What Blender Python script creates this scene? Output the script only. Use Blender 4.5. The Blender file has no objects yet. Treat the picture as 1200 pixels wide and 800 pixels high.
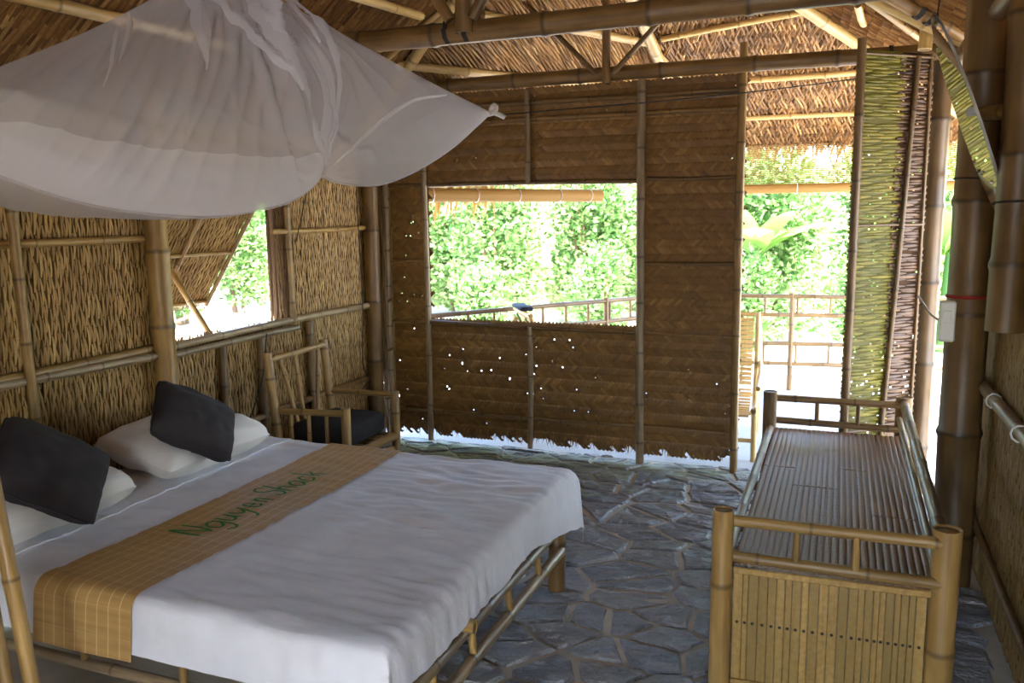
import bpy, math, random
import numpy as np
from mathutils import Vector, Matrix, noise
random.seed(7); np.random.seed(7)
PI = math.pi
SC = bpy.context.scene
COL = SC.collection

# ------------------------------------------------------------------ camera
F = 985.0                                    # focal length in pixels of a 1200 x 800 frame
RX = Vector((0.932, 0.363, -0.011)); UPV = Vector((-0.045, 0.144, 0.989)); FW = Vector((-0.360, 0.921, -0.150))
FW.normalize(); RX = (RX - FW * RX.dot(FW)).normalized(); UPV = RX.cross(FW).normalized()
EYE = Vector((0, 0, 1.6))
cam_d = bpy.data.cameras.new('camera'); cam = bpy.data.objects.new('camera', cam_d); COL.objects.link(cam)
cam_d.sensor_width = 36; cam_d.lens = F * 36 / 1200; cam_d.clip_start = .05; cam_d.dof.use_dof = True; cam_d.dof.focus_distance = 3.8; cam_d.dof.aperture_fstop = 4.0
m = Matrix((RX, UPV, -FW)).transposed().to_4x4(); m.translation = EYE
cam.matrix_world = m; SC.camera = cam

# ------------------------------------------------------------------ daylight
w = bpy.data.worlds.new('sky'); SC.world = w; w.use_nodes = True
nt = w.node_tree; nt.nodes.clear()
sky = nt.nodes.new('ShaderNodeTexSky'); sky.sky_type = 'NISHITA'; sky.sun_disc = False
sky.sun_elevation = math.radians(58); sky.sun_rotation = math.radians(150); sky.air_density = 1.0; sky.dust_density = 2.0; sky.ozone_density = 1.0
bg = nt.nodes.new('ShaderNodeBackground'); bg.inputs[1].default_value = .46
out = nt.nodes.new('ShaderNodeOutputWorld')
nt.links.new(sky.outputs[0], bg.inputs[0]); nt.links.new(bg.outputs[0], out.inputs[0])
sd = bpy.data.lights.new('sun', 'SUN'); sd.energy = 6.6; sd.angle = math.radians(1.0); sd.color = (1, .97, .93)
sun = bpy.data.objects.new('sun', sd); COL.objects.link(sun)
sun.rotation_euler = Vector((-.40, .55, -1.05)).to_track_quat('-Z', 'Y').to_euler()
SC.view_settings.view_transform = 'Standard'; SC.view_settings.look = 'None'
SC.view_settings.exposure = 2.92; SC.view_settings.gamma = 1; SC.view_settings.use_curve_mapping = False

# ------------------------------------------------------------------ pixel helpers (a pixel gives a direction, a plane gives the distance)
def ray(px, py): return RX * ((px - 600) / F) + UPV * ((400 - py) / F) + FW
def onp(px, py, p0, n):
    r = ray(px, py); return EYE + r * ((Vector(p0) - EYE).dot(n) / r.dot(n))
def onx(px, py, x): return onp(px, py, (x, 0, 0), Vector((1, 0, 0)))
def ony(px, py, y): return onp(px, py, (0, y, 0), Vector((0, 1, 0)))
def onz(px, py, z): return onp(px, py, (0, 0, z), Vector((0, 0, 1)))

# ------------------------------------------------------------------ materials
def lin(r, g, b):
    f = lambda c: c / 12.92 if c <= .04045 else ((c + .055) / 1.055) ** 2.4
    return (f(r / 255), f(g / 255), f(b / 255), 1)
class NT:
    def __init__(s, name):
        s.m = bpy.data.materials.new(name); s.m.use_nodes = True; s.t = s.m.node_tree; s.t.nodes.clear()
        s.o = s.n('ShaderNodeOutputMaterial')
    def n(s, t, **k):
        x = s.t.nodes.new(t)
        for a, b in k.items(): setattr(x, a, b)
        return x
    def l(s, a, b): s.t.links.new(a, b)
    def math(s, op, a, b=None, c=None):
        x = s.n('ShaderNodeMath', operation=op)
        for i, v in enumerate((a, b, c)):
            if v is None: continue
            if isinstance(v, (int, float)): x.inputs[i].default_value = v
            else: s.l(v, x.inputs[i])
        return x.outputs[0]
    def mix(s, f, a, b, blend='MIX'):
        x = s.n('ShaderNodeMix', data_type='RGBA', blend_type=blend)
        for i, v in ((0, f), (6, a), (7, b)):
            if isinstance(v, (int, float)): x.inputs[i].default_value = v
            elif isinstance(v, tuple): x.inputs[i].default_value = v
            else: s.l(v, x.inputs[i])
        return x.outputs[2]
    def noise(s, vec, scale, detail=3, rough=.55):
        x = s.n('ShaderNodeTexNoise'); x.inputs['Scale'].default_value = scale
        x.inputs['Detail'].default_value = detail; x.inputs['Roughness'].default_value = rough
        if vec is not None: s.l(vec, x.inputs['Vector'])
        return x.outputs['Fac']
    def mapping(s, vec, sc):
        x = s.n('ShaderNodeMapping'); x.inputs['Scale'].default_value = sc; s.l(vec, x.inputs['Vector']); return x.outputs[0]
    def coord(s, k): return s.n('ShaderNodeTexCoord').outputs[k]
    def rnd(s): return s.n('ShaderNodeObjectInfo').outputs['Random']
    def attr(s, name): return s.n('ShaderNodeAttribute', attribute_name=name).outputs['Fac']
    def range(s, v, a, b, c, d):
        x = s.n('ShaderNodeMapRange'); s.l(v, x.inputs[0])
        for i, q in enumerate((a, b, c, d)): x.inputs[i + 1].default_value = q
        return x.outputs[0]
    def bump(s, h, st, dist=.01):
        x = s.n('ShaderNodeBump'); x.inputs['Strength'].default_value = st; x.inputs['Distance'].default_value = dist
        s.l(h, x.inputs['Height']); return x.outputs[0]
    def pbr(s, color, rough=.6, normal=None, spec=.5, metal=0, out=True):
        x = s.n('ShaderNodeBsdfPrincipled')
        if isinstance(color, tuple): x.inputs['Base Color'].default_value = color
        else: s.l(color, x.inputs['Base Color'])
        if isinstance(rough, (int, float)): x.inputs['Roughness'].default_value = rough
        else: s.l(rough, x.inputs['Roughness'])
        x.inputs['Specular IOR Level'].default_value = spec; x.inputs['Metallic'].default_value = metal
        if normal is not None: s.l(normal, x.inputs['Normal'])
        if out: s.l(x.outputs[0], s.o.inputs[0])
        return x.outputs[0]
MAT = {}
def bamboo_mat(name, c1, c2, ring, rough=.42, vary=.35):
    k = NT(name); uv = k.coord('UV'); sep = k.n('ShaderNodeSeparateXYZ'); k.l(uv, sep.inputs[0])
    st = k.noise(k.mapping(uv, (7, .8, 1)), 1.0, 4); blot = k.noise(k.mapping(uv, (2.5, 1.6, 1)), 1.3, 3)
    f = k.math('ADD', k.math('MULTIPLY', st, .65), k.math('MULTIPLY', blot, .5))
    f = k.range(f, .40, .72, 0, 1)
    col = k.mix(f, c1, c2)
    fr = k.math('PINGPONG', sep.outputs[1], .5)
    rg = k.range(fr, .0, .035, 1, 0)
    col = k.mix(k.math('MULTIPLY', rg, .75), col, ring)
    v = k.range(k.rnd(), 0, 1, 1 - vary, 1 + vary * .35)
    hsv = k.n('ShaderNodeHueSaturation'); k.l(col, hsv.inputs['Color']); k.l(v, hsv.inputs['Value'])
    k.pbr(hsv.outputs[0], rough, k.bump(st, .12, .004)); MAT[name] = k.m
bamboo_mat('bamboo', lin(188, 152, 88), lin(132, 98, 51), lin(72, 52, 29))
bamboo_mat('bamboo_pale', lin(221, 190, 126), lin(185, 147, 82), lin(108, 80, 40), .36)
bamboo_mat('bamboo_dark', lin(148, 113, 64), lin(96, 70, 37), lin(48, 35, 20), .45)
bamboo_mat('bamboo_old', lin(126, 97, 57), lin(80, 59, 33), lin(42, 31, 18), .45)
bamboo_mat('bamboo_grey', lin(168, 146, 112), lin(120, 98, 70), lin(66, 50, 34), .38)
def strip_mat(name, c1, c2, c3, rough=.6, trans=0):
    k = NT(name); t = k.attr('tone')
    col = k.mix(k.range(t, 0, .6, 0, 1), c1, c2); col = k.mix(k.range(t, .6, 1, 0, 1), col, c3)
    g = k.noise(k.mapping(k.coord('Object'), (1, 1, 1)), 60, 2); col = k.mix(k.range(g, .3, .75, 0, .45), col, c1)
    big = k.noise(k.coord('Object'), 2.2, 3); col = k.mix(k.range(big, .42, .75, 0, .4), col, c1)
    b = k.pbr(col, rough, k.bump(g, .2, .003), out=not trans)
    if trans:
        tr = k.n('ShaderNodeBsdfTranslucent'); k.l(col, tr.inputs[0]); mx = k.n('ShaderNodeMixShader'); mx.inputs[0].default_value = trans
        k.l(b, mx.inputs[1]); k.l(tr.outputs[0], mx.inputs[2]); k.l(mx.outputs[0], k.o.inputs[0])
    MAT[name] = k.m
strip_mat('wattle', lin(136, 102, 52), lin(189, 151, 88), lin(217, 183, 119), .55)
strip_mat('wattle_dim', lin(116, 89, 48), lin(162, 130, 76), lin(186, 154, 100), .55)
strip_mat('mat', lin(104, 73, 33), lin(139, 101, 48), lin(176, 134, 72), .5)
strip_mat('mat_sunlit', lin(92, 86, 14), lin(136, 126, 26), lin(166, 150, 50), .55, .3)  # door weave with the sunlight from behind put into its colour
strip_mat('mat_shaded', lin(70, 46, 24), lin(96, 66, 34), lin(120, 86, 48), .5)  # same door weave with the shade put into its colour
strip_mat('thatch', lin(88, 58, 30), lin(164, 118, 60), lin(214, 174, 108), .6)
strip_mat('fringe', lin(150, 104, 50), lin(206, 160, 92), lin(236, 200, 140), .6, .3)
strip_mat('leaves', lin(58, 98, 40), lin(116, 154, 78), lin(196, 212, 156), .5, .4)
strip_mat('broad_leaves', lin(96, 136, 60), lin(124, 160, 78), lin(160, 184, 110), .45, .4)
strip_mat('dry', lin(120, 92, 66), lin(160, 130, 96), lin(196, 170, 136), .7)
def plain(name, c, rough=.6, spec=.5, metal=0, ns=0, bs=.2):
    k = NT(name)
    if ns:
        g = k.noise(k.coord('Object'), ns, 4); dk = tuple(x * .72 for x in c[:3]) + (1,)
        k.pbr(k.mix(g, dk, c), rough, k.bump(g, bs, .004), spec, metal)
    else: k.pbr(c, rough, None, spec, metal)
    MAT[name] = k.m
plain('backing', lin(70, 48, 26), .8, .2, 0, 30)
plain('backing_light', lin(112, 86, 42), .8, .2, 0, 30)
plain('thatch_core', lin(84, 56, 34), .9, .1, 0, 25, .6)
plain('cord', lin(34, 28, 24), .7); plain('red_cord', lin(170, 40, 30), .6); plain('white_cord', lin(225, 225, 220), .5)
plain('plastic', lin(232, 232, 226), .4); plain('plastic_grey', lin(150, 150, 146), .4)
plain('burgundy', lin(96, 24, 34), .8, .2, 0, 60)
plain('piping', lin(24, 22, 24), .6)
plain('ink', lin(52, 116, 34), .7, .2); plain('green_cord', lin(60, 140, 70), .7)
plain('mirror', (.86, .9, .88, 1), .015, .5, 1); plain('mirror_edge', lin(200, 206, 204), .2, .5, .6)
plain('mortar', lin(206, 194, 170), .8, .3, 0, 18, .5)
plain('earth', lin(196, 190, 180), .9, .1, 0, 6, .5)
plain('deck', lin(180, 178, 176), .6, .3, 0, 5, .3)
plain('green_ground', lin(140, 150, 104), .9, .1, 0, 4, .5)
plain('dark_towel', lin(38, 40, 56), .8, .2)
def fabric(name, c, weave=420, rough=.85, tr=0):
    k = NT(name); co = k.coord('Object')
    g = k.noise(co, weave, 2); big = k.noise(co, 5, 3); dk = tuple(x * .88 for x in c[:3]) + (1,)
    h = k.math('ADD', k.math('MULTIPLY', g, .25), k.noise(k.mapping(co, (.4, 1.7, 1)), 13, 3))
    k.pbr(k.mix(k.range(big, .35, .7, 0, 1), dk, c), rough, k.bump(h, .36, .012), .25); MAT[name] = k.m
fabric('sheet', lin(232, 230, 232)); fabric('pillowcase', lin(226, 220, 212)); fabric('grey_cloth', lin(54, 49, 51)); fabric('black_cloth', lin(42, 40, 38))
# slate flagstones
k = NT('slate'); co = k.coord('Object')
tone = k.rnd(); g = k.noise(co, 9, 6, .65); ly = k.noise(k.mapping(co, (1, 2.6, 1)), 5, 5)
col = k.mix(k.range(g, .3, .7, 0, 1), lin(90, 92, 95), lin(158, 157, 157)); col = k.mix(k.range(tone, 0, 1, 0, .5), col, lin(154, 148, 136))
h = k.math('ADD', g, k.math('MULTIPLY', ly, 1.4))
k.pbr(col, k.range(g, .3, .7, .26, .48), k.bump(h, 1.0, .045), .5); MAT['slate'] = k.m
# split-bamboo panel slats and seat slats
def slat_mat(name, c1, c2, c3, rough):
    k = NT(name); co = k.coord('Object')
    g = k.noise(k.mapping(co, (40, 40, 1.5)), 1.6, 4); g2 = k.noise(k.mapping(co, (40, 1.5, 40)), 1.6, 4)
    f = k.math('MULTIPLY', k.math('ADD', g, g2), .5)
    col = k.mix(k.range(f, .35, .65, 0, 1), c1, c2); col = k.mix(k.math('MULTIPLY', k.rnd(), .75), col, c3)
    k.pbr(col, rough, k.bump(f, .15, .004)); MAT[name] = k.m
slat_mat('slat_yellow', lin(204, 164, 92), lin(152, 114, 52), lin(122, 98, 46), .5)
slat_mat('slat_seat', lin(156, 116, 76), lin(112, 78, 48), lin(134, 96, 60), .5)
slat_mat('slat_gold', lin(214, 176, 112), lin(190, 148, 86), lin(200, 160, 96), .5)
# bed runner: fine reeds, pale threads along its length (UV: x across the runner 0..1, y metres along it)
k = NT('runner'); uv = k.coord('UV'); sp = k.n('ShaderNodeSeparateXYZ'); k.l(uv, sp.inputs[0])
th = k.range(k.math('PINGPONG', k.math('MULTIPLY', sp.outputs[0], 9), .5), 0, .05, 1, 0)
rd = k.math('PINGPONG', k.math('MULTIPLY', sp.outputs[1], 120), .5); ns = k.noise(k.mapping(uv, (1.5, 60, 1)), 1, 2)
cross = k.range(k.math('PINGPONG', k.math('MULTIPLY', sp.outputs[1], 11), .5), 0, .02, .35, 0)
col = k.mix(ns, lin(156, 118, 64), lin(198, 158, 98)); col = k.mix(k.math('MULTIPLY', k.math('MAXIMUM', th, cross), .9), col, lin(232, 204, 150))
k.pbr(col, .6, k.bump(rd, .4, .002), .3); MAT['runner'] = k.m
# rolled reed blinds
k = NT('blind'); co = k.coord('Object'); sp = k.n('ShaderNodeSeparateXYZ'); k.l(co, sp.inputs[0])
rd = k.math('PINGPONG', k.math('MULTIPLY', sp.outputs[2], 70), .5); n1 = k.noise(k.mapping(co, (1, 1, 90)), 1, 2)
b = k.pbr(k.mix(n1, lin(140, 106, 54), lin(176, 138, 78)), .6, k.bump(rd, .4, .003), .3, out=False)
tr = k.n('ShaderNodeBsdfTranslucent'); tr.inputs[0].default_value = lin(186, 148, 84); mx = k.n('ShaderNodeMixShader'); mx.inputs[0].default_value = .2
k.l(b, mx.inputs[1]); k.l(tr.outputs[0], mx.inputs[2]); k.l(mx.outputs[0], k.o.inputs[0]); MAT['blind'] = k.m
# mosquito net: fine mesh, partly see-through; folded double layers are denser
for nm_, tr_ in (('net', .66), ('net_fold', .56)):
  k = NT(nm_); dif = k.n('ShaderNodeBsdfDiffuse'); dif.inputs[0].default_value = lin(238, 236, 242)
  tl = k.n('ShaderNodeBsdfTranslucent'); tl.inputs[0].default_value = lin(238, 236, 242); a = k.n('ShaderNodeMixShader'); a.inputs[0].default_value = .42
  k.l(dif.outputs[0], a.inputs[1]); k.l(tl.outputs[0], a.inputs[2])
  tp = k.n('ShaderNodeBsdfTransparent'); b = k.n('ShaderNodeMixShader'); b.inputs[0].default_value = tr_
  k.l(a.outputs[0], b.inputs[1]); k.l(tp.outputs[0], b.inputs[2]); k.l(b.outputs[0], k.o.inputs[0]); MAT[nm_] = k.m

# ------------------------------------------------------------------ scene helpers
MW = {}
def tag(o, label=None, cat=None, group=None, kind=None):
    if label: o['label'] = label
    if cat: o['category'] = cat
    if group: o['group'] = group
    if kind: o['kind'] = kind
    return o
def thing(name, label, cat, loc=(0, 0, 0), rz=0, group=None, kind=None):
    o = bpy.data.objects.new(name, None); COL.objects.link(o); o.empty_display_size = .1
    o.location = loc; o.rotation_euler = (0, 0, rz)
    MW[o.name] = Matrix.Translation(loc) @ Matrix.Rotation(rz, 4, 'Z')
    return tag(o, label, cat, group, kind)
def mk_mesh(name, V, Fs, mat, uv=None, tone=None, smooth=True):
    me = bpy.data.meshes.new(name); me.from_pydata([tuple(v) for v in V], [], Fs)
    me.materials.append(MAT[mat])
    if smooth and len(me.polygons): me.polygons.foreach_set('use_smooth', [True] * len(me.polygons))
    if uv is not None:
        l = me.uv_layers.new(name='UVMap'); l.data.foreach_set('uv', np.asarray(uv, dtype=np.float32).ravel())
    if tone is not None:
        a = me.attributes.new('tone', 'FLOAT', 'POINT'); a.data.foreach_set('value', np.asarray(tone, dtype=np.float32))
    me.update(); return me
def link(name, me, parent=None, mtx=None):
    o = bpy.data.objects.new(name, me); COL.objects.link(o)
    if parent is not None: o.parent = parent
    if mtx is not None: o.matrix_basis = mtx; 
    MW[o.name] = (MW[parent.name] if parent is not None else Matrix()) @ (mtx if mtx is not None else Matrix())
    return o
def part(name, geo, mat, parent=None, local=False, smooth=True):
    """geo = (V, F, uv or None, tone or None); world coordinates unless local."""
    V, Fs = geo[0], geo[1]; uv = geo[2] if len(geo) > 2 else None; tone = geo[3] if len(geo) > 3 else None
    if parent is not None and not local:
        inv = MW[parent.name].inverted(); V = [inv @ Vector(v) for v in V]
        return link(name, mk_mesh(name, V, Fs, mat, uv, tone, smooth), parent)
    if parent is None:                                # own origin at the base of the thing
        A = np.array([tuple(v) for v in V]); c = Vector(((A[:, 0].min() + A[:, 0].max()) / 2, (A[:, 1].min() + A[:, 1].max()) / 2, A[:, 2].min()))
        return link(name, mk_mesh(name, [Vector(v) - c for v in V], Fs, mat, uv, tone, smooth), None, Matrix.Translation(c))
    return link(name, mk_mesh(name, V, Fs, mat, uv, tone, smooth), parent)
def join(*gs):
    V, Fs, U, T = [], [], [], []
    hu = all(len(g) > 2 and g[2] is not None for g in gs); ht = all(len(g) > 3 and g[3] is not None for g in gs)
    for g in gs:
        n = len(V); V += list(g[0]); Fs += [tuple(i + n for i in f) for f in g[1]]
        if hu: U += list(g[2])
        if ht: T += list(g[3])
    return (V, Fs, U if hu else None, T if ht else None)
def frame(d):
    d = d.normalized(); a = Vector((0, 0, 1)) if abs(d.z) < .9 else Vector((1, 0, 0))
    u = d.cross(a).normalized(); return u, d.cross(u).normalized()
def tube(pts, rad, sides=8, caps=True, vs=None):
    """smooth tube along points; rad number or list; vs = v coordinate per ring"""
    pts = [Vector(p) for p in pts]; n = len(pts); R = rad if isinstance(rad, (list, tuple)) else [rad] * n
    V, Fs, U = [], [], []; u = None
    if vs is None:
        vs = [.25]; 
        for i in range(1, n): vs.append(vs[-1] + (pts[i] - pts[i - 1]).length * 2)
    for i, p in enumerate(pts):
        d = (pts[min(i + 1, n - 1)] - pts[max(i - 1, 0)])
        if d.length < 1e-9: d = pts[-1] - pts[0]
        d.normalize()
        if u is None: u, _ = frame(d)
        u = (u - d * u.dot(d)).normalized(); b = d.cross(u)
        for s in range(sides):
            a = 2 * PI * s / sides; V.append(p + (u * math.cos(a) + b * math.sin(a)) * R[i])
    for i in range(n - 1):
        for s in range(sides):
            t = (s + 1) % sides
            Fs.append((i * sides + s, i * sides + t, (i + 1) * sides + t, (i + 1) * sides + s))
            U += [(s / sides, vs[i]), ((s + 1) / sides, vs[i]), ((s + 1) / sides, vs[i + 1]), (s / sides, vs[i + 1])]
    if caps:
        for i, rev in ((0, True), (n - 1, False)):
            d = (pts[0] - pts[1]).normalized() if rev else (pts[-1] - pts[-2]).normalized()
            k0 = len(V); c = pts[i]
            for s in range(sides): V.append(Vector(V[i * sides + s]))
            kr = k0; k0 = len(V)
            for s in range(sides): V.append(c + (V[i * sides + s] - c) * .84)
            k1 = len(V)
            for s in range(sides): V.append(c + (V[i * sides + s] - c) * .80 - d * R[i] * .12)
            for s in range(sides):
                t = (s + 1) % sides
                for q in ((kr + s, kr + t, k0 + t, k0 + s), (k0 + s, k0 + t, k1 + t, k1 + s)):
                    Fs.append(q[::-1] if not rev else q); U += [(.1, .3)] * 4
            f = tuple(range(k1, k1 + sides)); Fs.append(f if not rev else f[::-1]); U += [(.1, .02)] * sides
    return (V, Fs, U, None)
def bamboo(p0, p1, r, r1=None, seg=.3, bow=.0, sides=10):
    """bamboo culm with swollen nodes, a little taper and bow"""
    p0, p1 = Vector(p0), Vector(p1); L = (p1 - p0).length; r1 = r if r1 is None else r1
    d = (p1 - p0).normalized(); u, b = frame(d); a = random.random() * 6.28; bd = (u * math.cos(a) + b * math.sin(a)) * bow
    ts = [(0., 1., .5)]; x = seg * random.uniform(.3, .9); i = 1
    while x < L - .03:
        hw = min(.012, r * .35)
        ts += [(x - hw * 2, 1., i - .06), (x - hw * .5, 1.09, i - .012), (x + hw * .5, 1.07, i + .012), (x + hw * 2, .985, i + .06)]
        nx = x + seg * random.uniform(.8, 1.2)
        if nx < L - .03: ts.append(((x + nx) / 2, .97, i + .5))
        x = nx; i += 1
    ts.append((L, 1., i - .5 if i > 1 else .5)); ts = sorted(ts)
    pts = [p0 + d * t + bd * math.sin(PI * t / L) for t, _, _ in ts]
    return tube(pts, [(r + (r1 - r) * t / L) * k for t, k, _ in ts], sides, True, [v for _, _, v in ts])
def box(c, s, R=None, bev=.0):
    cx, hx = Vector(c), Vector(s) / 2; V = []
    if bev <= 0:
        for x in (-1, 1):
            for y in (-1, 1):
                for z in (-1, 1): V.append(Vector((x * hx.x, y * hx.y, z * hx.z)))
        Fs = [(0, 1, 3, 2), (4, 6, 7, 5), (0, 4, 5, 1), (2, 3, 7, 6), (0, 2, 6, 4), (1, 5, 7, 3)]
    else:
        xs = []
        for z, k in ((-hx.z, bev), (-hx.z + bev, 0), (hx.z - bev, 0), (hx.z, bev)):
            for sx, sy in ((-1, -1), (1, -1), (1, 1), (-1, 1)):
                a = Vector((sx * (hx.x - k), sy * (hx.y - k - (bev if k == 0 else 0)), z)); bb = Vector((sx * (hx.x - k - (bev if k == 0 else 0)), sy * (hx.y - k), z))
                xs += ([a, bb] if sx * sy > 0 else [bb, a])
        V = xs; Fs = [tuple(range(7, -1, -1)), tuple(range(24, 32))]
        for l in range(3):
            for i in range(8): Fs.append((l * 8 + i, l * 8 + (i + 1) % 8, l * 8 + 8 + (i + 1) % 8, l * 8 + 8 + i))
    if R is not None: V = [R @ v for v in V]
    return ([v + cx for v in V], Fs)
def curve_pts(ctrl, n=8):
    P = [Vector(c) for c in ctrl]; Q = [P[0] * 2 - P[1]] + P + [P[-1] * 2 - P[-2]]; o = []
    for i in range(1, len(Q) - 2):
        for j in range(n):
            t = j / n; a, b, c, d = Q[i - 1:i + 3]
            o.append(.5 * (2 * b + (c - a) * t + (2 * a - 5 * b + 4 * c - d) * t * t + (3 * b - a - 3 * c + d) * t ** 3))
    return o + [P[-1]]
def lash(p, d, r, parent, mat='cord', turns=3, name='lashing'):
    d = Vector(d).normalized(); u, b = frame(d); P = []
    for i in range(turns * 10 + 1):
        a = 2 * PI * i / 10; P.append(Vector(p) + (u * math.cos(a) + b * math.sin(a)) * (r + .004) + d * ((i / (turns * 10) - .5) * turns * .007))
    return part(name, tube(P, .0035, 5, False), mat, parent)

# woven surfaces: f(a, b, off) gives a world point; keep(a, b) says where there is cloth
def weave_wattle(f, a0, a1, b0, b1, keep, p=.0128, per=.115, L=.112, wd=.0058, bulge=.0045):
    V, Fs, T = [], [], []; n = int((a1 - a0) / p)
    for i in range(n):
        a = a0 + (i + .5) * p; off = per / 2 * (i % 2) + random.uniform(-.2, .2) * per; b = b0 - off
        tn0 = random.random()
        while b < b1:
            bc = b + L / 2
            if keep(a, bc):
                wv = wd * random.uniform(.75, 1.15); ja = random.uniform(-.003, .003); bg = bulge * random.uniform(.7, 1.25); k0 = len(V); sl = random.uniform(-.006, .006)
                for s, ww, o in ((0, .4, -.003), (.3, 1, bg * .85), (.68, 1, bg * .85), (1, .4, -.003)):
                    bb = min(max(b + s * L, b0 - .02), b1 + .02)
                    V += [f(a + ja - wv * ww + sl * s, bb, o), f(a + ja + sl * s, bb, o + .004), f(a + ja + wv * ww + sl * s, bb, o)]
                for q in range(3):
                    for e in range(2): j = k0 + q * 3 + e; Fs.append((j, j + 1, j + 4, j + 3))
                T += [min(1, max(0, .6 * random.random() + .4 * tn0))] * 12
            b += per
    return (V, Fs, None, T)
def weave_herring(f, a0, a1, b0, b1, keep, c=.046, s=.026, wd=.0105):
    V, Fs, T = [], [], []
    for i in range(int((a1 - a0) / c) + 1):
        sg = 1 if i % 2 else -1; b = b0 - c
        band = random.random()
        while b < b1 + c:
            a = a0 + (i + .5) * c
            if keep(a, b):
                h = c * .62; k0 = len(V); t = min(1, max(0, .3 * band + .7 * random.betavariate(2, 2.5))); up = random.uniform(.002, .0045)
                ln = Vector((1, sg * .95)) * h; nn = Vector((-sg * .95, 1)).normalized() * wd * random.uniform(.85, 1.1)
                for q, o in ((-1, -.002), (-.55, up), (.55, up), (1, -.002)):
                    x, y = a + ln.x * q, b + ln.y * q
                    x = min(max(x, a0), a1)
                    V += [f(x - nn.x, y - nn.y, o), f(x + nn.x, y + nn.y, o + .0025)]
                for q in range(3): j = k0 + q * 2; Fs.append((j, j + 1, j + 3, j + 2))
                T += [t] * 8
            b += s * random.uniform(.94, 1.06)
    return (V, Fs, None, T)
def backing(f, a0, a1, b0, b1, keep, cell, hole=None):
    na, nb = max(1, int((a1 - a0) / cell)), max(1, int((b1 - b0) / cell)); V = []; Fs = []
    idx = {}
    def vid(i, j):
        if (i, j) not in idx: idx[(i, j)] = len(V); V.append(f(a0 + (a1 - a0) * i / na, b0 + (b1 - b0) * j / nb, -.006))
        return idx[(i, j)]
    for i in range(na):
        for j in range(nb):
            a, b = a0 + (a1 - a0) * (i + .5) / na, b0 + (b1 - b0) * (j + .5) / nb
            if keep(a, b) and not (hole and hole(a, b)): Fs.append((vid(i, j), vid(i + 1, j), vid(i + 1, j + 1), vid(i, j + 1)))
    return (V, Fs)
def noisev(x, y, z=0): return noise.noise(Vector((x, y, z)))
def leafy(name, parent, centres, nleaf, size, mat, up=.3, flat=.5):
    V, Fs, T = [], [], []
    for c, r in centres:
        for _ in range(nleaf):
            d = Vector((random.gauss(0, 1), random.gauss(0, 1), random.gauss(0, 1))).normalized() * (random.random() ** .4)
            p = Vector(c) + Vector((d.x * r[0], d.y * r[1], d.z * r[2]))
            if p.z < .03: p.z = random.uniform(.03, .3)
            ax = (Vector((random.gauss(0, 1), random.gauss(0, 1), random.gauss(0, .6) + up)) + d * .6).normalized(); u, b = frame(ax)
            a = random.random() * 6.28; sd = u * math.cos(a) + b * math.sin(a); nn = ax.cross(sd)
            l = size * random.uniform(.6, 1.3); ww = l * flat * .5; k0 = len(V)
            V += [p, p + ax * l * .5 + sd * ww, p + ax * l * .5 - sd * ww, p + ax * l - nn * l * .15, p + ax * l * .5 - nn * l * .1]
            Fs += [(k0, k0 + 1, k0 + 4), (k0, k0 + 4, k0 + 2), (k0 + 1, k0 + 3, k0 + 4), (k0 + 4, k0 + 3, k0 + 2)]; T += [random.random()] * 5
    o = part(name, (V, Fs, None, T), mat, parent, smooth=False); o['kind'] = 'stuff'; return o

# ================================================================== THE SETTING
XL, XR, YB = -3.07, .62, 5.22
Z = Vector((0, 0, 1))
# ---- ground and deck
g = part('ground', ([(-60, -30, -.12), (60, -30, -.12), (60, 80, -.12), (-60, 80, -.12)], [(0, 1, 2, 3)]), 'earth'); tag(g, 'pale sunlit bare earth around the hut', 'ground', kind='structure')
dk = [(-3.9, 4.0), (-1.35, 7.75), (1.4, 8.15), (1.9, 5.3), (XR, 5.3), (-3.9, 5.3)]
DECKP = [(-3.9, 5.26), (-3.05, 5.26), (XR, 5.26), (1.9, 5.26), (1.4, 8.2), (-1.35, 7.8), (-2.9, 5.52)]
n = len(DECKP)
g = part('deck', ([(x, y, 0) for x, y in DECKP] + [(x, y, -.2) for x, y in DECKP], [tuple(range(n))] + [(i, i + n, (i + 1) % n + n, (i + 1) % n) for i in range(n)]), 'deck', smooth=False)
tag(g, 'pale stone veranda floor outside the woven wall', 'veranda', kind='structure')
# ---- floor: mortar bed with separate flagstones
flo = part('floor', box(((XL + XR) / 2, 1.9, -.103), (XR - XL + .3, 6.74, .2)), 'mortar', smooth=False); tag(flo, 'uneven dark slate flagstone floor with mortar joints', 'floor', kind='structure')
def in_stones(x, y): return (-1.75 < x < XR and 1.0 < y < 5.34) or (XL < x <= -1.75 and 3.25 < y < 5.34)
sp = .205; SEED = []
for j in range(int(.6 / sp), int(5.9 / sp)):
    for i in range(int(-3.6 / sp), int(1.2 / sp)):
        SEED.append((i * sp + (j % 2) * sp / 2 + random.uniform(-.56, .56) * sp, j * sp + random.uniform(-.56, .56) * sp))
def clip(poly, mx, my, nx, ny):
    o = []
    for q in range(len(poly)):
        a, b = poly[q], poly[(q + 1) % len(poly)]; da = (a[0] - mx) * nx + (a[1] - my) * ny; db = (b[0] - mx) * nx + (b[1] - my) * ny
        if da <= 0: o.append(a)
        if da * db < 0: t = da / (da - db); o.append((a[0] + (b[0] - a[0]) * t, a[1] + (b[1] - a[1]) * t))
    return o
SEED = [q for q in SEED if random.random() > .14]
stretch = 1.3
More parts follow.
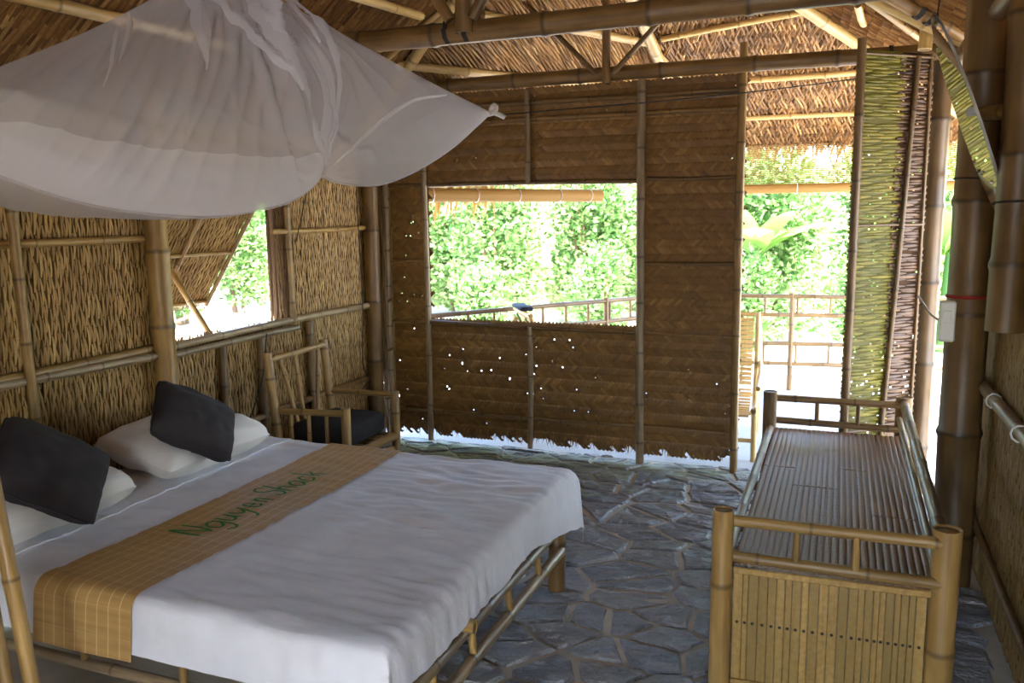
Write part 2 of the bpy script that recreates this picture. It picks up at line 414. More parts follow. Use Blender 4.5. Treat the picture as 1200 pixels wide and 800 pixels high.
for (x, y) in SEED:
    if not in_stones(x, y): continue
    P = [(x - .4, y - .4), (x + .4, y - .4), (x + .4, y + .4), (x - .4, y + .4)]; gap = random.uniform(.006, .013)
    for (u, v) in SEED:
        dx, dy = u - x, (v - y) * stretch; d2 = dx * dx + dy * dy
        if d2 < 1e-9 or d2 > .6: continue
        nx, ny = u - x, (v - y) * stretch * stretch; l = math.hypot(nx, ny); nx /= l; ny /= l
        P = clip(P, (x + u) / 2 - nx * gap, (y + v) / 2 - ny * gap, nx, ny)
        if len(P) < 3: break
    P = clip(P, XR, y, 1, 0); P = clip(P, XL, y, -1, 0); P = clip(P, x, 5.26, 0, 1)
    if len(P) < 3: continue
    Q = []
    for q in range(len(P)):                                # broken edges: an extra jittered point on every side
        a, b = P[q], P[(q + 1) % len(P)]; Q.append(a); ln = math.hypot(b[0] - a[0], b[1] - a[1])
        if ln > .07: Q.append(((a[0] + b[0]) / 2 + random.uniform(-.1, .04) * (b[1] - a[1]) * .4, (a[1] + b[1]) / 2 - random.uniform(-.1, .04) * (b[0] - a[0]) * .4))
    cx = sum(p[0] for p in Q) / len(Q); cy = sum(p[1] for p in Q) / len(Q); n = len(Q)
    tx, ty, h = random.uniform(-.03, .03), random.uniform(-.03, .03), random.uniform(.001, .009)
    top = lambda px, py, e: h + (px - cx) * tx + (py - cy) * ty + e + .006 * noisev(px * 9, py * 9)
    V = [(px - cx, py - cy, -.02) for px, py in Q]
    V += [(px - cx, py - cy, top(px, py, -.006)) for px, py in Q]
    V += [((px - cx) * .9, (py - cy) * .9, top(px, py, .003)) for px, py in Q]
    V += [((px - cx) * .5, (py - cy) * .5, top(px, py, random.uniform(-.002, .006))) for px, py in Q] + [(0, 0, h + .003)]
    Fs = []
    for r in range(3):
        for q in range(n): t = (q + 1) % n; Fs.append((r * n + q, r * n + t, r * n + n + t, r * n + n + q))
    Fs += [(3 * n + q, 3 * n + (q + 1) % n, 4 * n) for q in range(n)]
    link('flagstone', mk_mesh('flagstone', V, Fs, 'slate', smooth=False), flo, MW['floor'].inverted() @ Matrix.Translation((cx, cy, 0)))

# ---- back wall: woven herringbone matting between bamboo poles
wb = thing('wall_back', 'brown herringbone bamboo-mat wall with a wide window opening beside the doorway', 'wall', (-1.77, YB, 0), kind='structure')
WX0, WX1, WZ0, WZ1 = -2.64, -1.15, .86, 1.79
bx0, bx1, bz0, bz1 = -3.06, -.565, .075, 2.39
def fb(a, b, o): return Vector((a, YB - o, b))
def keep_b(a, b): return bx0 <= a <= bx1 and not (WX0 < a < WX1 and WZ0 < b < WZ1) and b > bz0 + .05 * noisev(a * 22, 3.3) and b < bz1 + .03 * noisev(a * 15, 8)
SPK = []
for _ in range(760):
    a, b = random.uniform(bx0, bx1), random.uniform(.12, 2.35)
    wgt = .18 + (.75 if a < -2.66 and b < 1.7 else 0) + (.55 if -2.6 < a < -1.5 and .25 < b < .75 else 0) + (.4 if a > -.66 else 0)
    if random.random() < wgt: SPK.append((a + (.03 * random.random() if a > -.66 else 0), b))
SPKA = np.array(SPK)
def near_spk(a, b, r): return float(np.min((SPKA[:, 0] - a) ** 2 + (SPKA[:, 1] - b) ** 2)) < r * r
def hole_b(a, b): return near_spk(a, b, .0046)
for nm, a0, a1 in (('woven_mat', bx0, -1.9), ('woven_mat', -1.9, -1.15), ('woven_mat', -1.15, bx1)):
    o = part(nm, weave_herring(lambda b, a, o: fb(a, b, o), bz0 - .02, bz1, a0, a1, lambda b, a: keep_b(a, b) and a0 <= a < a1 and not near_spk(a, b, .0125)), 'mat', wb, smooth=False); o['kind'] = 'stuff'
o = part('mat_backing', backing(fb, bx0, bx1, bz0, bz1, keep_b, .008, hole_b), 'mat', wb, smooth=False); o['kind'] = 'stuff'
pl = lambda a, b, r, mat='bamboo_grey', par=wb, nm='pole', r1=None, seg=.3, bow=.006: part(nm, bamboo(a, b, r, r1, seg, bow, 8), mat, par)
yf = YB - .028
pl((-2.965, yf, .0), (-2.96, yf, 2.40), .022); pl((-2.655, yf, .02), (-2.66, yf, 2.0), .02)
pl((-1.15, yf - .012, .0), (-1.165, yf - .012, 2.40), .027); pl((-.562, yf - .005, -.02), (-.572, yf - .005, 2.56), .024, 'bamboo')
pl((-1.905, yf, .03), (-1.9, yf, .86), .019); pl((-1.905, yf, 1.79), (-1.91, yf, 2.38), .019)
for z, x0, x1, r in ((2.30, -2.97, -.6, .017), (2.195, -2.97, -.6, .015), (1.80, -2.97, -2.65, .014), (1.80, -1.13, -.58, .012), (1.285, -2.96, -2.65, .013), (1.285, -1.13, -.58, .012), (.86, -2.97, -2.64, .013), (.85, -1.13, -.58, .012), (.24, -2.95, -1.17, .015), (.24, -1.13, -.62, .015)):
    pl((x0, yf + .012, z + random.uniform(-.006, .006)), (x1, yf + .012, z + random.uniform(-.006, .006)), r, 'bamboo_dark', nm='rail')
pl((WX0, yf + .01, WZ1 + .008), (WX1, yf + .01, WZ1), .014, 'bamboo_dark', nm='rail'); pl((WX0, yf + .005, .865), (WX1, yf + .005, .85), .016, 'bamboo_dark', nm='rail')
# a ragged fringe of split ends along the foot of the matting
V, Fs, T = [], [], []
for i in range(330):
    x = random.uniform(bx0, bx1); l = random.uniform(.02, .07); sl = random.uniform(-.03, .03); k0 = len(V)
    V += [(x - .005, YB - .004, bz0 + .05), (x + .005, YB - .006, bz0 + .05), (x + sl, YB - .004 - random.random() * .02, bz0 + .03 - l)]; Fs.append((k0, k0 + 1, k0 + 2)); T += [random.random()] * 3
o = part('frayed_edge', (V, Fs, None, T), 'mat', wb, smooth=False); o['kind'] = 'stuff'

# ---- left wall: upright wattle, open window with a propped shutter
wl = thing('wall_left', 'tan wattle wall behind the head of the bed with a low open window', 'wall', (XL, 2, 0), kind='structure')
LY0, LY1, LZ0, LZ1 = 3.14, 4.09, .975, 1.70
lz1 = 2.10
def fl(a, b, o): return Vector((XL + o, a, b))
def keep_l(a, b): return not (LY0 < a < LY1 and LZ0 < b < LZ1 + .02)
for a0, a1 in ((1.0, 2.1), (2.1, 3.1), (3.1, 4.15), (4.15, 5.19)):
    o = part('wattle_panel', weave_wattle(fl, a0, a1, .03, lz1, keep_l), 'wattle', wl); o['kind'] = 'stuff'
o = part('wattle_backing', backing(fl, -1.4, 5.19, .02, lz1, lambda a, b: keep_l(a, b), .05), 'backing_light', wl, smooth=False); o['kind'] = 'stuff'
V, Fs, T = [], [], []                                      # bundled stalks at the window jamb and torn edge along the sill
for i in range(60):
    y = random.uniform(4.06, 4.15); x = XL - random.uniform(-.03, .05); k0 = len(V); z0, z1 = random.uniform(.95, 1.05), random.uniform(1.6, 1.9)
    V += [(x - .004, y, z0), (x + .004, y + .003, z0), (x + .004, y + random.uniform(-.02, .02), z1), (x - .004, y, z1)]; Fs.append((k0, k0 + 1, k0 + 2, k0 + 3)); T += [random.random() * .6] * 4
for i in range(150):
    y = random.uniform(LY0, LY1); k0 = len(V); l = random.uniform(.01, .05); s = random.uniform(-.02, .02)
    V += [(XL - .01, y - .006, .96), (XL + .005, y + .006, .96), (XL + s, y + s, .975 + l)]; Fs.append((k0, k0 + 1, k0 + 2)); T += [random.random() * .7] * 3
o = part('frayed_stalks', (V, Fs, None, T), 'dry', wl, smooth=False); o['kind'] = 'stuff'
xf = XL + .03
L = lambda a, b, r, mat='bamboo', nm='pole', **k: pl(a, b, r, mat, wl, nm, **k)
L((xf + .03, 2.372, 2.12), (xf + .03, 2.405, .3), .021, 'bamboo', bow=.02)                              # leaning thin pole
L((XL + .07, 3.11, -.01), (XL + .07, 3.10, 2.16), .053, 'bamboo', 'post', seg=.42)                       # post by the bed
L((XL + .06, 5.06, -.01), (XL + .06, 5.07, 2.12), .055, 'bamboo_dark', 'post', seg=.45)                   # corner post
L((xf + .01, 4.165, .98), (xf + .01, 4.15, 2.1), .022, 'bamboo')                                         # window jamb
for y in (3.86, 4.33): L((xf + .005, y, .0), (xf + .005, y, .96), .026, 'bamboo_dark')
L((xf, 3.55, .0), (xf, 3.55, .96), .02, 'bamboo_dark')
L((xf, 1.0, 1.515), (xf, 3.08, 1.505), .017, 'bamboo', 'rail'); L((xf + .005, 4.02, 1.515), (xf, 5.06, 1.52), .016, 'bamboo', 'rail')
L((xf + .01, .9, 1.005), (xf + .005, 3.08, .985), .022, 'bamboo', 'rail', bow=.015); L((xf + .03, .9, .96), (xf + .03, 3.12, .95), .02, 'bamboo_grey', 'rail', bow=.01)
L((xf + .012, 3.1, .975), (xf + .01, 5.08, .985), .021, 'bamboo_grey', 'rail', bow=.01); L((xf + .03, 3.1, .935), (xf + .02, 4.2, .94), .018, 'bamboo_grey', 'rail')
L((xf + .004, 3.1, .46), (xf, 5.06, .48), .02, 'bamboo_dark', 'rail')
L((xf, .9, 2.09), (xf, 5.08, 2.09), .022, 'bamboo_dark', 'rail')
# narrow wattle strip that closes the corner, daylight showing through its gaps
def fc(a, b, o): return Vector((XL + .10 + a, 5.18 + .02 - o, b))
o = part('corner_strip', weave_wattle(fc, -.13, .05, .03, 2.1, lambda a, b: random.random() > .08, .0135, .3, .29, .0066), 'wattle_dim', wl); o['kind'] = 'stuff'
for x_ in (-3.035, -3.005, -2.99): L((x_, 5.205, .1 if x_ > -3 else .5), (x_ + .004, 5.205, 2.1), .012, 'bamboo_dark', 'thin_pole')
for i in range(5): L((XL + .075 + i * .02, 5.17, .3 + .35 * i), (XL + .15, 5.17, .32 + .35 * i), .009, 'bamboo_dark', 'binding_stick', bow=0)
# dark twine hanging down the wall by the corner post
part('twine', tube(curve_pts([(xf + .05, 4.86, 2.05), (xf + .05, 4.87, 1.6), (xf + .055, 4.88, 1.0), (xf + .06, 4.85, .62), (xf + .07, 4.90, .5), (xf + .06, 4.84, .44), (xf + .06, 4.88, .4)], 6), .004, 5), 'cord', wl)
part('twine', tube(curve_pts([(xf + .04, 4.42, 2.0), (xf + .04, 4.30, 1.7), (xf + .04, 4.19, 1.45)], 6), .003, 5), 'cord', wl); part('twine', tube(curve_pts([(xf + .05, 3.86, .95), (xf + .05, 3.80, .7), (xf + .06, 3.66, .5)], 6), .004, 5), 'cord', wl)
# shutter
ws = thing('window_1', 'woven shutter pushed outward from the low window and propped on a bamboo stick', 'window shutter', (XL - .06, 3.57, 1.70), kind='structure')
sh0, sh1 = Vector((XL - .03, 0, 1.70)), Vector((-3.52, 0, 1.10)); sd_ = (sh1 - sh0); SL = sd_.length; sd_.normalize(); sn = Vector((-sd_.z, 0, sd_.x)); sn = sn if sn.z < 0 else -sn
def fs(a, b, o): return Vector((0, a, 0)) + sh0 + sd_ * b + sn * o
o = part('woven_panel', weave_wattle(fs, 3.03, 3.98, 0, SL, lambda a, b: True), 'wattle', ws); o['kind'] = 'stuff'
part('panel_backing', backing(fs, 3.03, 3.98, 0, SL, lambda a, b: True, .2), 'backing_light', ws, smooth=False)
S = lambda a, b, r=.013, nm='shutter_bar': part(nm, bamboo(a, b, r, None, .3, .0, 8), 'bamboo', ws)
for a in (3.04, 3.30, 3.57, 3.97): S(fs(a, -.03, .018), fs(a + .01, SL + .01, .018))
for b in (.06, .36, SL - .02): S(fs(3.03, b, .012), fs(3.98, b, .012), .011)
S(Vector((xf - .02, 3.49, .985)), fs(3.50, .42, .03), .016, 'prop_stick')

# ---- right wall: dim wattle with bamboo posts
wr = thing('wall_right', 'dim wattle wall and thick bamboo posts alongside the slatted bench', 'wall', (XR, 2, 0), kind='structure')
def fr(a, b, o): return Vector((XR - o, a, b))
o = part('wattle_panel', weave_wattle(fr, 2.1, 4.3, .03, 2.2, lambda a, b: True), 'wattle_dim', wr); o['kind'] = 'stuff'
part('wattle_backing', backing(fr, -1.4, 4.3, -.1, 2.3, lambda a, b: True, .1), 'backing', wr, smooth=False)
Rr = lambda a, b, r, mat='bamboo_dark', nm='pole', **k: pl(a, b, r, mat, wr, nm, **k)
Rr((.50, 3.90, -.01), (.505, 3.93, 2.6), .083, 'bamboo_old', 'post', seg=.42)
Rr((.545, 3.33, 1.175), (.55, 3.36, 2.6), .064, 'bamboo_dark', 'post', seg=.40)
Rr((.455, 5.14, -.01), (.46, 5.16, 2.62), .056, 'bamboo_old', 'post', seg=.45)
Rr((.605, 5.14, -.01), (.60, 5.14, 2.4), .03, 'bamboo_dark')
Rr((.57, .5, .875), (.575, 4.36, .865), .024, 'bamboo_grey', 'rail', bow=.008); Rr((.585, .5, .21), (.59, 4.3, .27), .016, 'bamboo_dark', 'rail')
for i in range(7): Rr((.60 - .01 * (i % 2), 4.33 + i * .105, 0), (.60 - .012 * (i % 3), 4.34 + i * .105, 2.35), random.uniform(.014, .03), random.choice(['bamboo_dark', 'bamboo']))
for z in (.55, 1.2, 1.78): Rr((.57, 4.2, z), (.565, 5.15, z + .02), .014, 'bamboo', 'rail')
Rr((.56, 1.0, 2.34), (.52, 5.2, 2.36), .04, 'bamboo_dark', 'wall_plate')
Rr((.462, 3.58, 1.945), (.55, 3.38, 1.93), .027, 'bamboo', 'peg', bow=0)
lash((.502, 3.905, 1.245), (0, 0, 1), .083, wr, 'red_cord', 2, 'red_string')
lash((.502, 3.915, 1.72), (0.05, 0, 1), .083, wr, 'cord', 1); lash((.547, 3.345, 1.62), (0, .05, 1), .066, wr, 'cord', 1); lash((.575, 3.62, .868), (0, 1, 0), .024, wr, 'white_cord', 1); lash((.575, 3.1, .868), (0, 1, 0), .024, wr, 'white_cord', 1)

# ---- unseen front wall behind the camera; its doorway is sized for the interior light
wf = thing('wall_front', 'unseen brown woven front wall with a doorway sized for the interior light, facing the veranda wall', 'wall', (-1.2, -1.3, 0), kind='structure')
def ff(a, b, o): return Vector((a, -1.3 + o, b))
part('woven_mat', backing(ff, XL - .3, XR + .5, 0, 3.4, lambda a, b: not (-.45 < a < .45 and b < 2.0) and b < 3.42 - (.8 if a < -1.4 else .5) * abs(a + 1.4), .05), 'wattle_dim', wf, smooth=False)
for x in (-.47, .47): pl((x, -1.28, 0), (x, -1.28, 2.4), .04, 'bamboo', wf, 'post')

# ---- open door leaf; its sunlit green and shaded brown are put into the mats
dr = thing('door_1', 'open woven door leaf with sunlit green and shaded brown put into its weave', 'door', (.43, 5.1, 0), kind='structure')
d0, d1 = Vector((.395, 5.04, 0)), Vector((.045, 4.74, 0)); dd = (d1 - d0); DL = dd.length; dd.normalize(); dn = Vector((-dd.y, dd.x, 0)); dn = dn if dn.y < 0 else -dn
def fd(a, b, o): return d0 + dd * a + dn * o + Z * b
def fdh(b, a, o): return fd(a, b, o)
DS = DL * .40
for nm, lo, hi, mt in (('woven_mat', DS, DL, 'mat_sunlit'), ('woven_mat', 0, DS, 'mat_shaded')):
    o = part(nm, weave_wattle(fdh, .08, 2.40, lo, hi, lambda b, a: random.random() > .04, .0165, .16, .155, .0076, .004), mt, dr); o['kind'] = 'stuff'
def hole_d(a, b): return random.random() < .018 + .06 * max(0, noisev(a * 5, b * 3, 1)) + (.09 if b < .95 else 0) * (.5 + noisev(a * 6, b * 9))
for lo, hi, mt in ((DS, DL, 'mat_sunlit'), (0, DS, 'backing')):
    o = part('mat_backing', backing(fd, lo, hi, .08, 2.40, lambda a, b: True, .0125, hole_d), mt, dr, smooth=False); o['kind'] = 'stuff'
D = lambda a, b, r, nm='stile': part(nm, bamboo(a, b, r, None, .32, .004, 8), 'bamboo_old', dr)
D(fd(DL, .04, .012), fd(DL, 2.45, .012), .022); D(fd(.01, .04, .012), fd(.01, 2.4, .012), .009); D(fd(DL * .5, .05, .016), fd(DL * .22, 2.38, .016), .014, 'brace')
for z in (.42, 1.52, 2.38): D(fd(0, z, .014), fd(DL, z, .014), .007, 'rail')

# ================================================================== ROOF
AP = Vector((-1.4, 4.36, 3.51)); RN = Vector((-1.4, -1.6, 3.51))
V0, V1, V2, V3 = Vector((-3.6, 5.15, 1.72)), Vector((-1.18, 7.75, 2.17)), Vector((1.25, 7.95, 2.15)), Vector((1.35, 5.2, 2.1))
N0, N1 = Vector((-3.6, -1.6, 1.72)), Vector((1.35, -1.6, 2.1))
roof = thing('ceiling', 'hipped palm-thatch ceiling on bamboo beams and purlins', 'ceiling', (-1.4, 3, 2.4), kind='structure')
def plane_of(a, b, c):
    n_ = (b - a).cross(c - a).normalized(); return n_ if n_.z < 0 else -n_          # points down into the room
ROOF = {'left': [V0, AP, RN, N0], 'diag': [V1, AP, V0], 'back': [V2, AP, V1], 'end': [V3, AP, V2], 'right': [N1, RN, AP, V3]}
RNORM = {q: plane_of(*v[:3]) for q, v in ROOF.items()}
def on_roof(px, py, q, drop=.05): return onp(px, py, ROOF[q][0] + RNORM[q] * drop, RNORM[q])
def inside2(P, x, y):
    c = False
    for i in range(len(P)):
        a, b = P[i], P[i - 1]
        if (a[1] > y) != (b[1] > y) and x < (b[0] - a[0]) * (y - a[1]) / (b[1] - a[1]) + a[0]: c = not c
    return c
for q, P in ROOF.items():
    nn = RNORM[q]; e0, e1 = (P[0], P[-1]); e = (e1 - e0); el = e.length; e.normalize(); s = nn.cross(e).normalized()
    if s.z < 0: s = -s
    # thick thatch body
    n = len(P); part('thatch_bed', ([v - nn * .02 for v in P] + [v - nn * .2 for v in P], [tuple(range(n)), tuple(range(2 * n - 1, n - 1, -1))] + [(i, i + n, (i + 1) % n + n, (i + 1) % n) for i in range(n)]), 'thatch_core', roof, smooth=False)
    P2 = [((v - e0).dot(e), (v - e0).dot(s)) for v in P]
    sm = max(p[1] for p in P2); x0, x1 = min(p[0] for p in P2), max(p[0] for p in P2)
    V, Fs, T = [], [], []; row = -.02; TW = .55 if q in ('left', 'end', 'right') else 1; lean = {'left': -.2, 'diag': .95, 'back': .35, 'end': .5, 'right': .5}[q]; ri = 0
    while row < sm:
        x = x0; rt = random.random(); ri += 1
        ln_ = lean if q != 'back' else lean * (1 if ri % 2 else -1)
        while x < x1:
            if inside2(P2, x, row + .1) and (e0 + e * x + s * row).y > .6:
                k0 = len(V); l = random.uniform(.24, .36); t = min(1, max(0, random.betavariate(1.5, 1.6) * .8 + .2 * rt)); le = ln_ + random.uniform(-.12, .12); ww = random.uniform(.011, .018) * TW
                b0 = e0 + e * x + s * row; dv = (s + e * le).normalized(); sv = dv.cross(nn)
                dp = random.uniform(.03, .055)
                for tt, wk, hh in ((0, .35, dp), (.45, 1, dp * .62), (1, .9, -.012)):
                    c_ = b0 + dv * l * tt
                    V += [c_ - sv * ww * wk + nn * (hh - .014), c_ + nn * hh, c_ + sv * ww * wk + nn * (hh - .014)]
                for q_ in (0, 3):
                    for w_ in (0, 1): Fs.append((k0 + q_ + w_, k0 + q_ + w_ + 1, k0 + q_ + w_ + 4, k0 + q_ + w_ + 3))
                T += [t] * 9
            x += random.uniform(.026, .036) * TW
        row += .075 if TW == 1 else .06
    o = part('thatch_leaves', (V, Fs, None, T), 'thatch', roof, smooth=False); o['kind'] = 'stuff'
    if q in ('left', 'diag', 'back', 'end'):               # ragged eave
        V, Fs, T = [], [], []; x = 0
        if q == 'diag':                                    # a few long loose leaves dangling outside the window
            for _ in range(34):
                b0 = V0.lerp(V1, random.uniform(.24, .42)) + Z * random.uniform(-.06, .03); l = random.uniform(.2, .42); k0 = len(V); ww = e * random.uniform(.008, .014); dv = Vector((random.uniform(-.3, .1), random.uniform(-.3, .1), -1))
                V += [b0 - ww, b0 + ww, b0 + dv * l * .5 + ww * .8, b0 + dv * l * .5 - ww * .8, b0 + dv * l]; Fs += [(k0, k0 + 1, k0 + 2, k0 + 3), (k0 + 3, k0 + 2, k0 + 4)]; T += [random.random() * .6] * 5
        while x < el:
            for lay in range(3):
                k0 = len(V); l = random.uniform(.12, .34 if q != 'diag' else .42) if q != 'left' else random.uniform(.04, .12); ww = random.uniform(.006, .013); b0 = e0 + e * (x + random.uniform(-.02, .02)) + s * random.uniform(0, .1) + nn * random.uniform(-.14, .02)
                dv = (-s * 1 + e * random.uniform(-.35, .35) - Z * random.uniform(.2, .9)).normalized(); sv = dv.cross(nn).normalized()
                V += [b0 - sv * ww, b0 + sv * ww, b0 + dv * l]; Fs.append((k0, k0 + 1, k0 + 2)); T += [random.random()] * 3
            x += .016
        o = part('eave_fringe', (V, Fs, None, T), 'fringe', roof, smooth=False); o['kind'] = 'stuff'
B = lambda a, b, r, mat='bamboo', nm='purlin', seg=.4, bow=.01, r1=None: part(nm, bamboo(a, b, r, r1, seg, bow, 10), mat, roof)
B(RN - Z * .06, AP - Z * .06, .05, 'bamboo_dark', 'ridge_pole', .5, 0)
for a_, b_ in ((RN, AP), (AP, V0), (AP, V1), (AP, V2), (AP, V3)): part('ridge_cap', tube([a_ + Z * .10, b_ + Z * .10], .13, 8), 'thatch_core', roof)
# tie beams, king posts, struts
B((-2.70, 3.44, 2.37), (.72, 3.44, 2.40), .048, 'bamboo_dark', 'tie_beam', .45, .01); B((-2.66, 5.12, 2.425), (.52, 5.12, 2.42), .044, 'bamboo_dark', 'tie_beam', .5, .01)
def strut_set(y, xk, r, z0, up, spread):
    B((xk, y - .0, z0 - .05), (xk, y, 3.5 if y < 4.5 else 3.2), r, 'bamboo_dark', 'king_post', .5, 0)
    for s_ in (-1, 1): B((xk + s_ * .05, y - .03, z0 - .0), (xk + s_ * spread, y - .03, z0 + up), r * .62, 'bamboo_dark', 'strut', .4, 0)
strut_set(3.40, -1.53, .040, 2.41, .55, .42); strut_set(5.08, -1.36, .026, 2.42, .50, .55)
# hip rafters and laths
def along(q, a, b, r, mat, nm='purlin', drop=.05, ext=(0, 0), **k):
    A, Bq = on_roof(*a, q, drop), on_roof(*b, q, drop); d = Bq - A; return B(A - d * ext[0], Bq + d * ext[1], r, mat, nm, **k)
for v, r in ((V0, .034), (V1, .04), (V2, .04), (V3, .035)): B(AP - Z * .09, v + (AP - v) * .02 - Z * .075, r, 'bamboo_pale', 'hip_rafter', .4, .01)
along('back', (722, 8), (800, 96), .014, 'bamboo_pale', 'lath', ext=(.2, .6)); along('left', (448, 73), (522, 8), .02, 'bamboo', 'lath', ext=(.1, .3))
# purlins
along('diag', (462, 75), (743, 101), .028, 'bamboo_pale', ext=(.02, .14)); along('diag', (621, 27), (757, 50), .028, 'bamboo_pale', ext=(.35, .06))
along('back', (775, 46), (965, 10), .02, 'bamboo_pale'); along('back', (800, 98), (1040, 82), .022, 'bamboo_pale', ext=(.02, .05)); along('back', (850, 140), (1060, 131), .022, 'bamboo_pale', ext=(.1, .1))
along('left', (431, 0), (488, 17), .026, 'bamboo_pale', ext=(1.5, .1)); along('left', (44, 0), (145, 24), .026, 'bamboo_pale', ext=(.6, 1.6))
along('end', (1005, 5), (1012, 28), .022, 'bamboo_pale', 'lath'); along('right', (1056, 2), (1127, 42), .034, 'bamboo_dark', 'rafter', ext=(.9, .5), drop=.06)
along('end', (1020, 2), (1100, 60), .02, 'bamboo', 'lath', ext=(.3, .4))
B((.36, 5.02, 2.42), (.37, 5.04, 2.62), .035, 'bamboo_pale', 'stub_post', .4, 0)
for p, d, r in (((-1.53, 3.44, 2.385), (1, 0, 0), .05), ((-1.36, 5.12, 2.42), (1, 0, 0), .046), ((-1.62, 3.44, 2.383), (1, 0, 0), .05), ((.2, 5.12, 2.42), (1, 0, 0), .046), ((-2.5, 3.44, 2.375), (1, 0, 0), .05)): lash(p, d, r, roof)
for px, py, q in ((1090, 20, 'right'), (1078, 13, 'right')):
    lash(on_roof(px, py, q, .06), on_roof(1127, 42, 'right', .06) - on_roof(1056, 2, 'right', .06), .036, roof, turns=4)

# ================================================================== FURNITURE
# ---- bamboo bed
bed = thing('bed', 'low bamboo-pole bed frame under the white sheet', 'bed', (-2.0, 2.58, 0))
BP = lambda nm, a, b, r, mat='bamboo_grey', seg=.34, bow=.004: part(nm, bamboo(a, b, r, None, seg, bow, 10), mat, bed)
for x in (-1.06, -2.86):
    for y in (1.86, 3.235): BP('leg', (x - .012, y, 0.0), (x - .012, y, .33), .036, 'bamboo_dark')
BP('foot_rail', (-1.05, 1.55, .302), (-1.052, 3.215, .298), .021); BP('foot_rail', (-1.035, 1.50, .195), (-1.045, 3.215, .193), .021)
BP('head_rail', (-2.87, 1.75, .30), (-2.87, 3.3, .30), .021)
for y in (1.84, 3.27):
    BP('side_rail', (-2.92, y, .30), (-1.06, y, .30), .021); BP('side_rail', (-2.92, y, .195), (-1.05, y, .195), .019)
for y in (2.02, 2.30, 2.62, 2.93): BP('spindle', (-1.042, y, .195), (-1.052, y, .30), .013, 'bamboo')
for i, x in enumerate((-2.6, -2.2, -1.8, -1.4)): BP('spindle', (x, 1.84, .195), (x, 1.84, .30), .013, 'bamboo')
for y in (2.22, 2.75): BP('cross_pole', (-2.9, y, .345), (-1.0 if y < 2.5 else -1.09, y, .343), .022, 'bamboo')
sl = mk_mesh('bed_slat', *box((0, 0, 0), (.045, 1.46, .012)), 'slat_gold', smooth=False)
for i in range(26): link('bed_slat', sl, bed, Matrix.Translation((-2.87 + i * .072 + 2.0, -.03, .375)))
# ---- mattress
MX0, MX1, MY0, MY1, MZ = -2.90, -1.085, 1.80, 3.36, .50
mat_ = part('mattress', box(((MX0 + MX1) / 2, (MY0 + MY1) / 2, .440), (MX1 - MX0, MY1 - MY0, .096), None, .03), 'burgundy'); tag(mat_, 'thin burgundy mattress showing under the hem of the sheet', 'mattress')
RR = .055
def drape(v, lo, hi):
    """position and drop for a cloth coordinate v that runs past the mattress edges lo, hi"""
    for e, sg in ((lo, -1), (hi, 1)):
        d = (v - e) * sg
        if d > 0:
            q = RR * PI / 2
            if d < q: return e + sg * RR * math.sin(d / RR), RR * (1 - math.cos(d / RR)), d
            return e + sg * (RR + .10 * (d - q)), RR + (d - q), d
    return v, 0., 0.
def cloth(a, b, lift=0., pleat=1.):
    x, dx, ex = drape(a, MX0, MX1); y, dy, ey = drape(b, MY0, MY1)
    dn_ = max(dx, dy) + .25 * min(dx, dy)
    z = MZ + lift - dn_
    wr_ = .006 * noisev(a * 3.2, b * 9.0, 1) + .0075 * noisev(a * 8 + b * 3, b * 26, 2) + .011 * max(0, noisev(a * 2, b * 2, 8)) * noisev(a * 14 - b * 9, b * 12, 3) + .010 * noisev(a * 1.3, b * 1.6, 7)
    if dn_ < .03: z += wr_ * pleat
    wv = pleat * min(1, dn_ / .08) * (.009 * noisev(b * 6 + 3, a * 1.2, 4) + .005 * noisev(b * 22, a * 3 - b * 2, 6) + .003 * noisev(b * 55, a * 4, 6))
    wx = pleat * min(1, dn_ / .08) * (.007 * noisev(a * 5, b * 1.2, 9) + .004 * noisev(a * 20, b * 3, 4))
    if dx >= dy: x += (wv + lift) * (1 if a > 0 or a > MX1 - .3 else -1) if dx > 0 else 0
    if dy > dx: y += (wx - lift) if b < MY0 else (wx + lift)
    return Vector((x, y, z))
na, nb = 150, 150; A0, A1, B0, B1 = MX0 - .03, MX1 + .18, MY0 - .20, MY1 + .21
V, Fs = [], []
for i in range(na + 1):
    for j in range(nb + 1):
        a, b = A0 + (A1 - A0) * i / na, B0 + (B1 - B0) * j / nb
        if a > MX1: a = MX1 + (a - MX1) * (1 + .16 * noisev(b * 3.1, 2) + .05 * noisev(b * 11, 5) + (.55 * max(0, (b - 2.85) / .5)))
        p = cloth(a, b)
        if a < -2.5: p.z += .007 * min(1, (-2.5 - a) / .015)      # folded-back hem towards the pillows
        V.append(p)
for i in range(na):
    for j in range(nb): k0 = i * (nb + 1) + j; Fs.append((k0, k0 + nb + 1, k0 + nb + 2, k0 + 1))
sh = part('bed_sheet', (V, Fs), 'sheet'); tag(sh, 'rumpled white sheet spread over the bed', 'sheet')
P = [cloth(-2.5 + .01 * noisev(b * 3, 1), b) + Z * .009 for b in np.linspace(MY0 + .02, MY1 - .02, 60)]
part('hem_piping', tube(P, .0035, 6), 'sheet', sh)
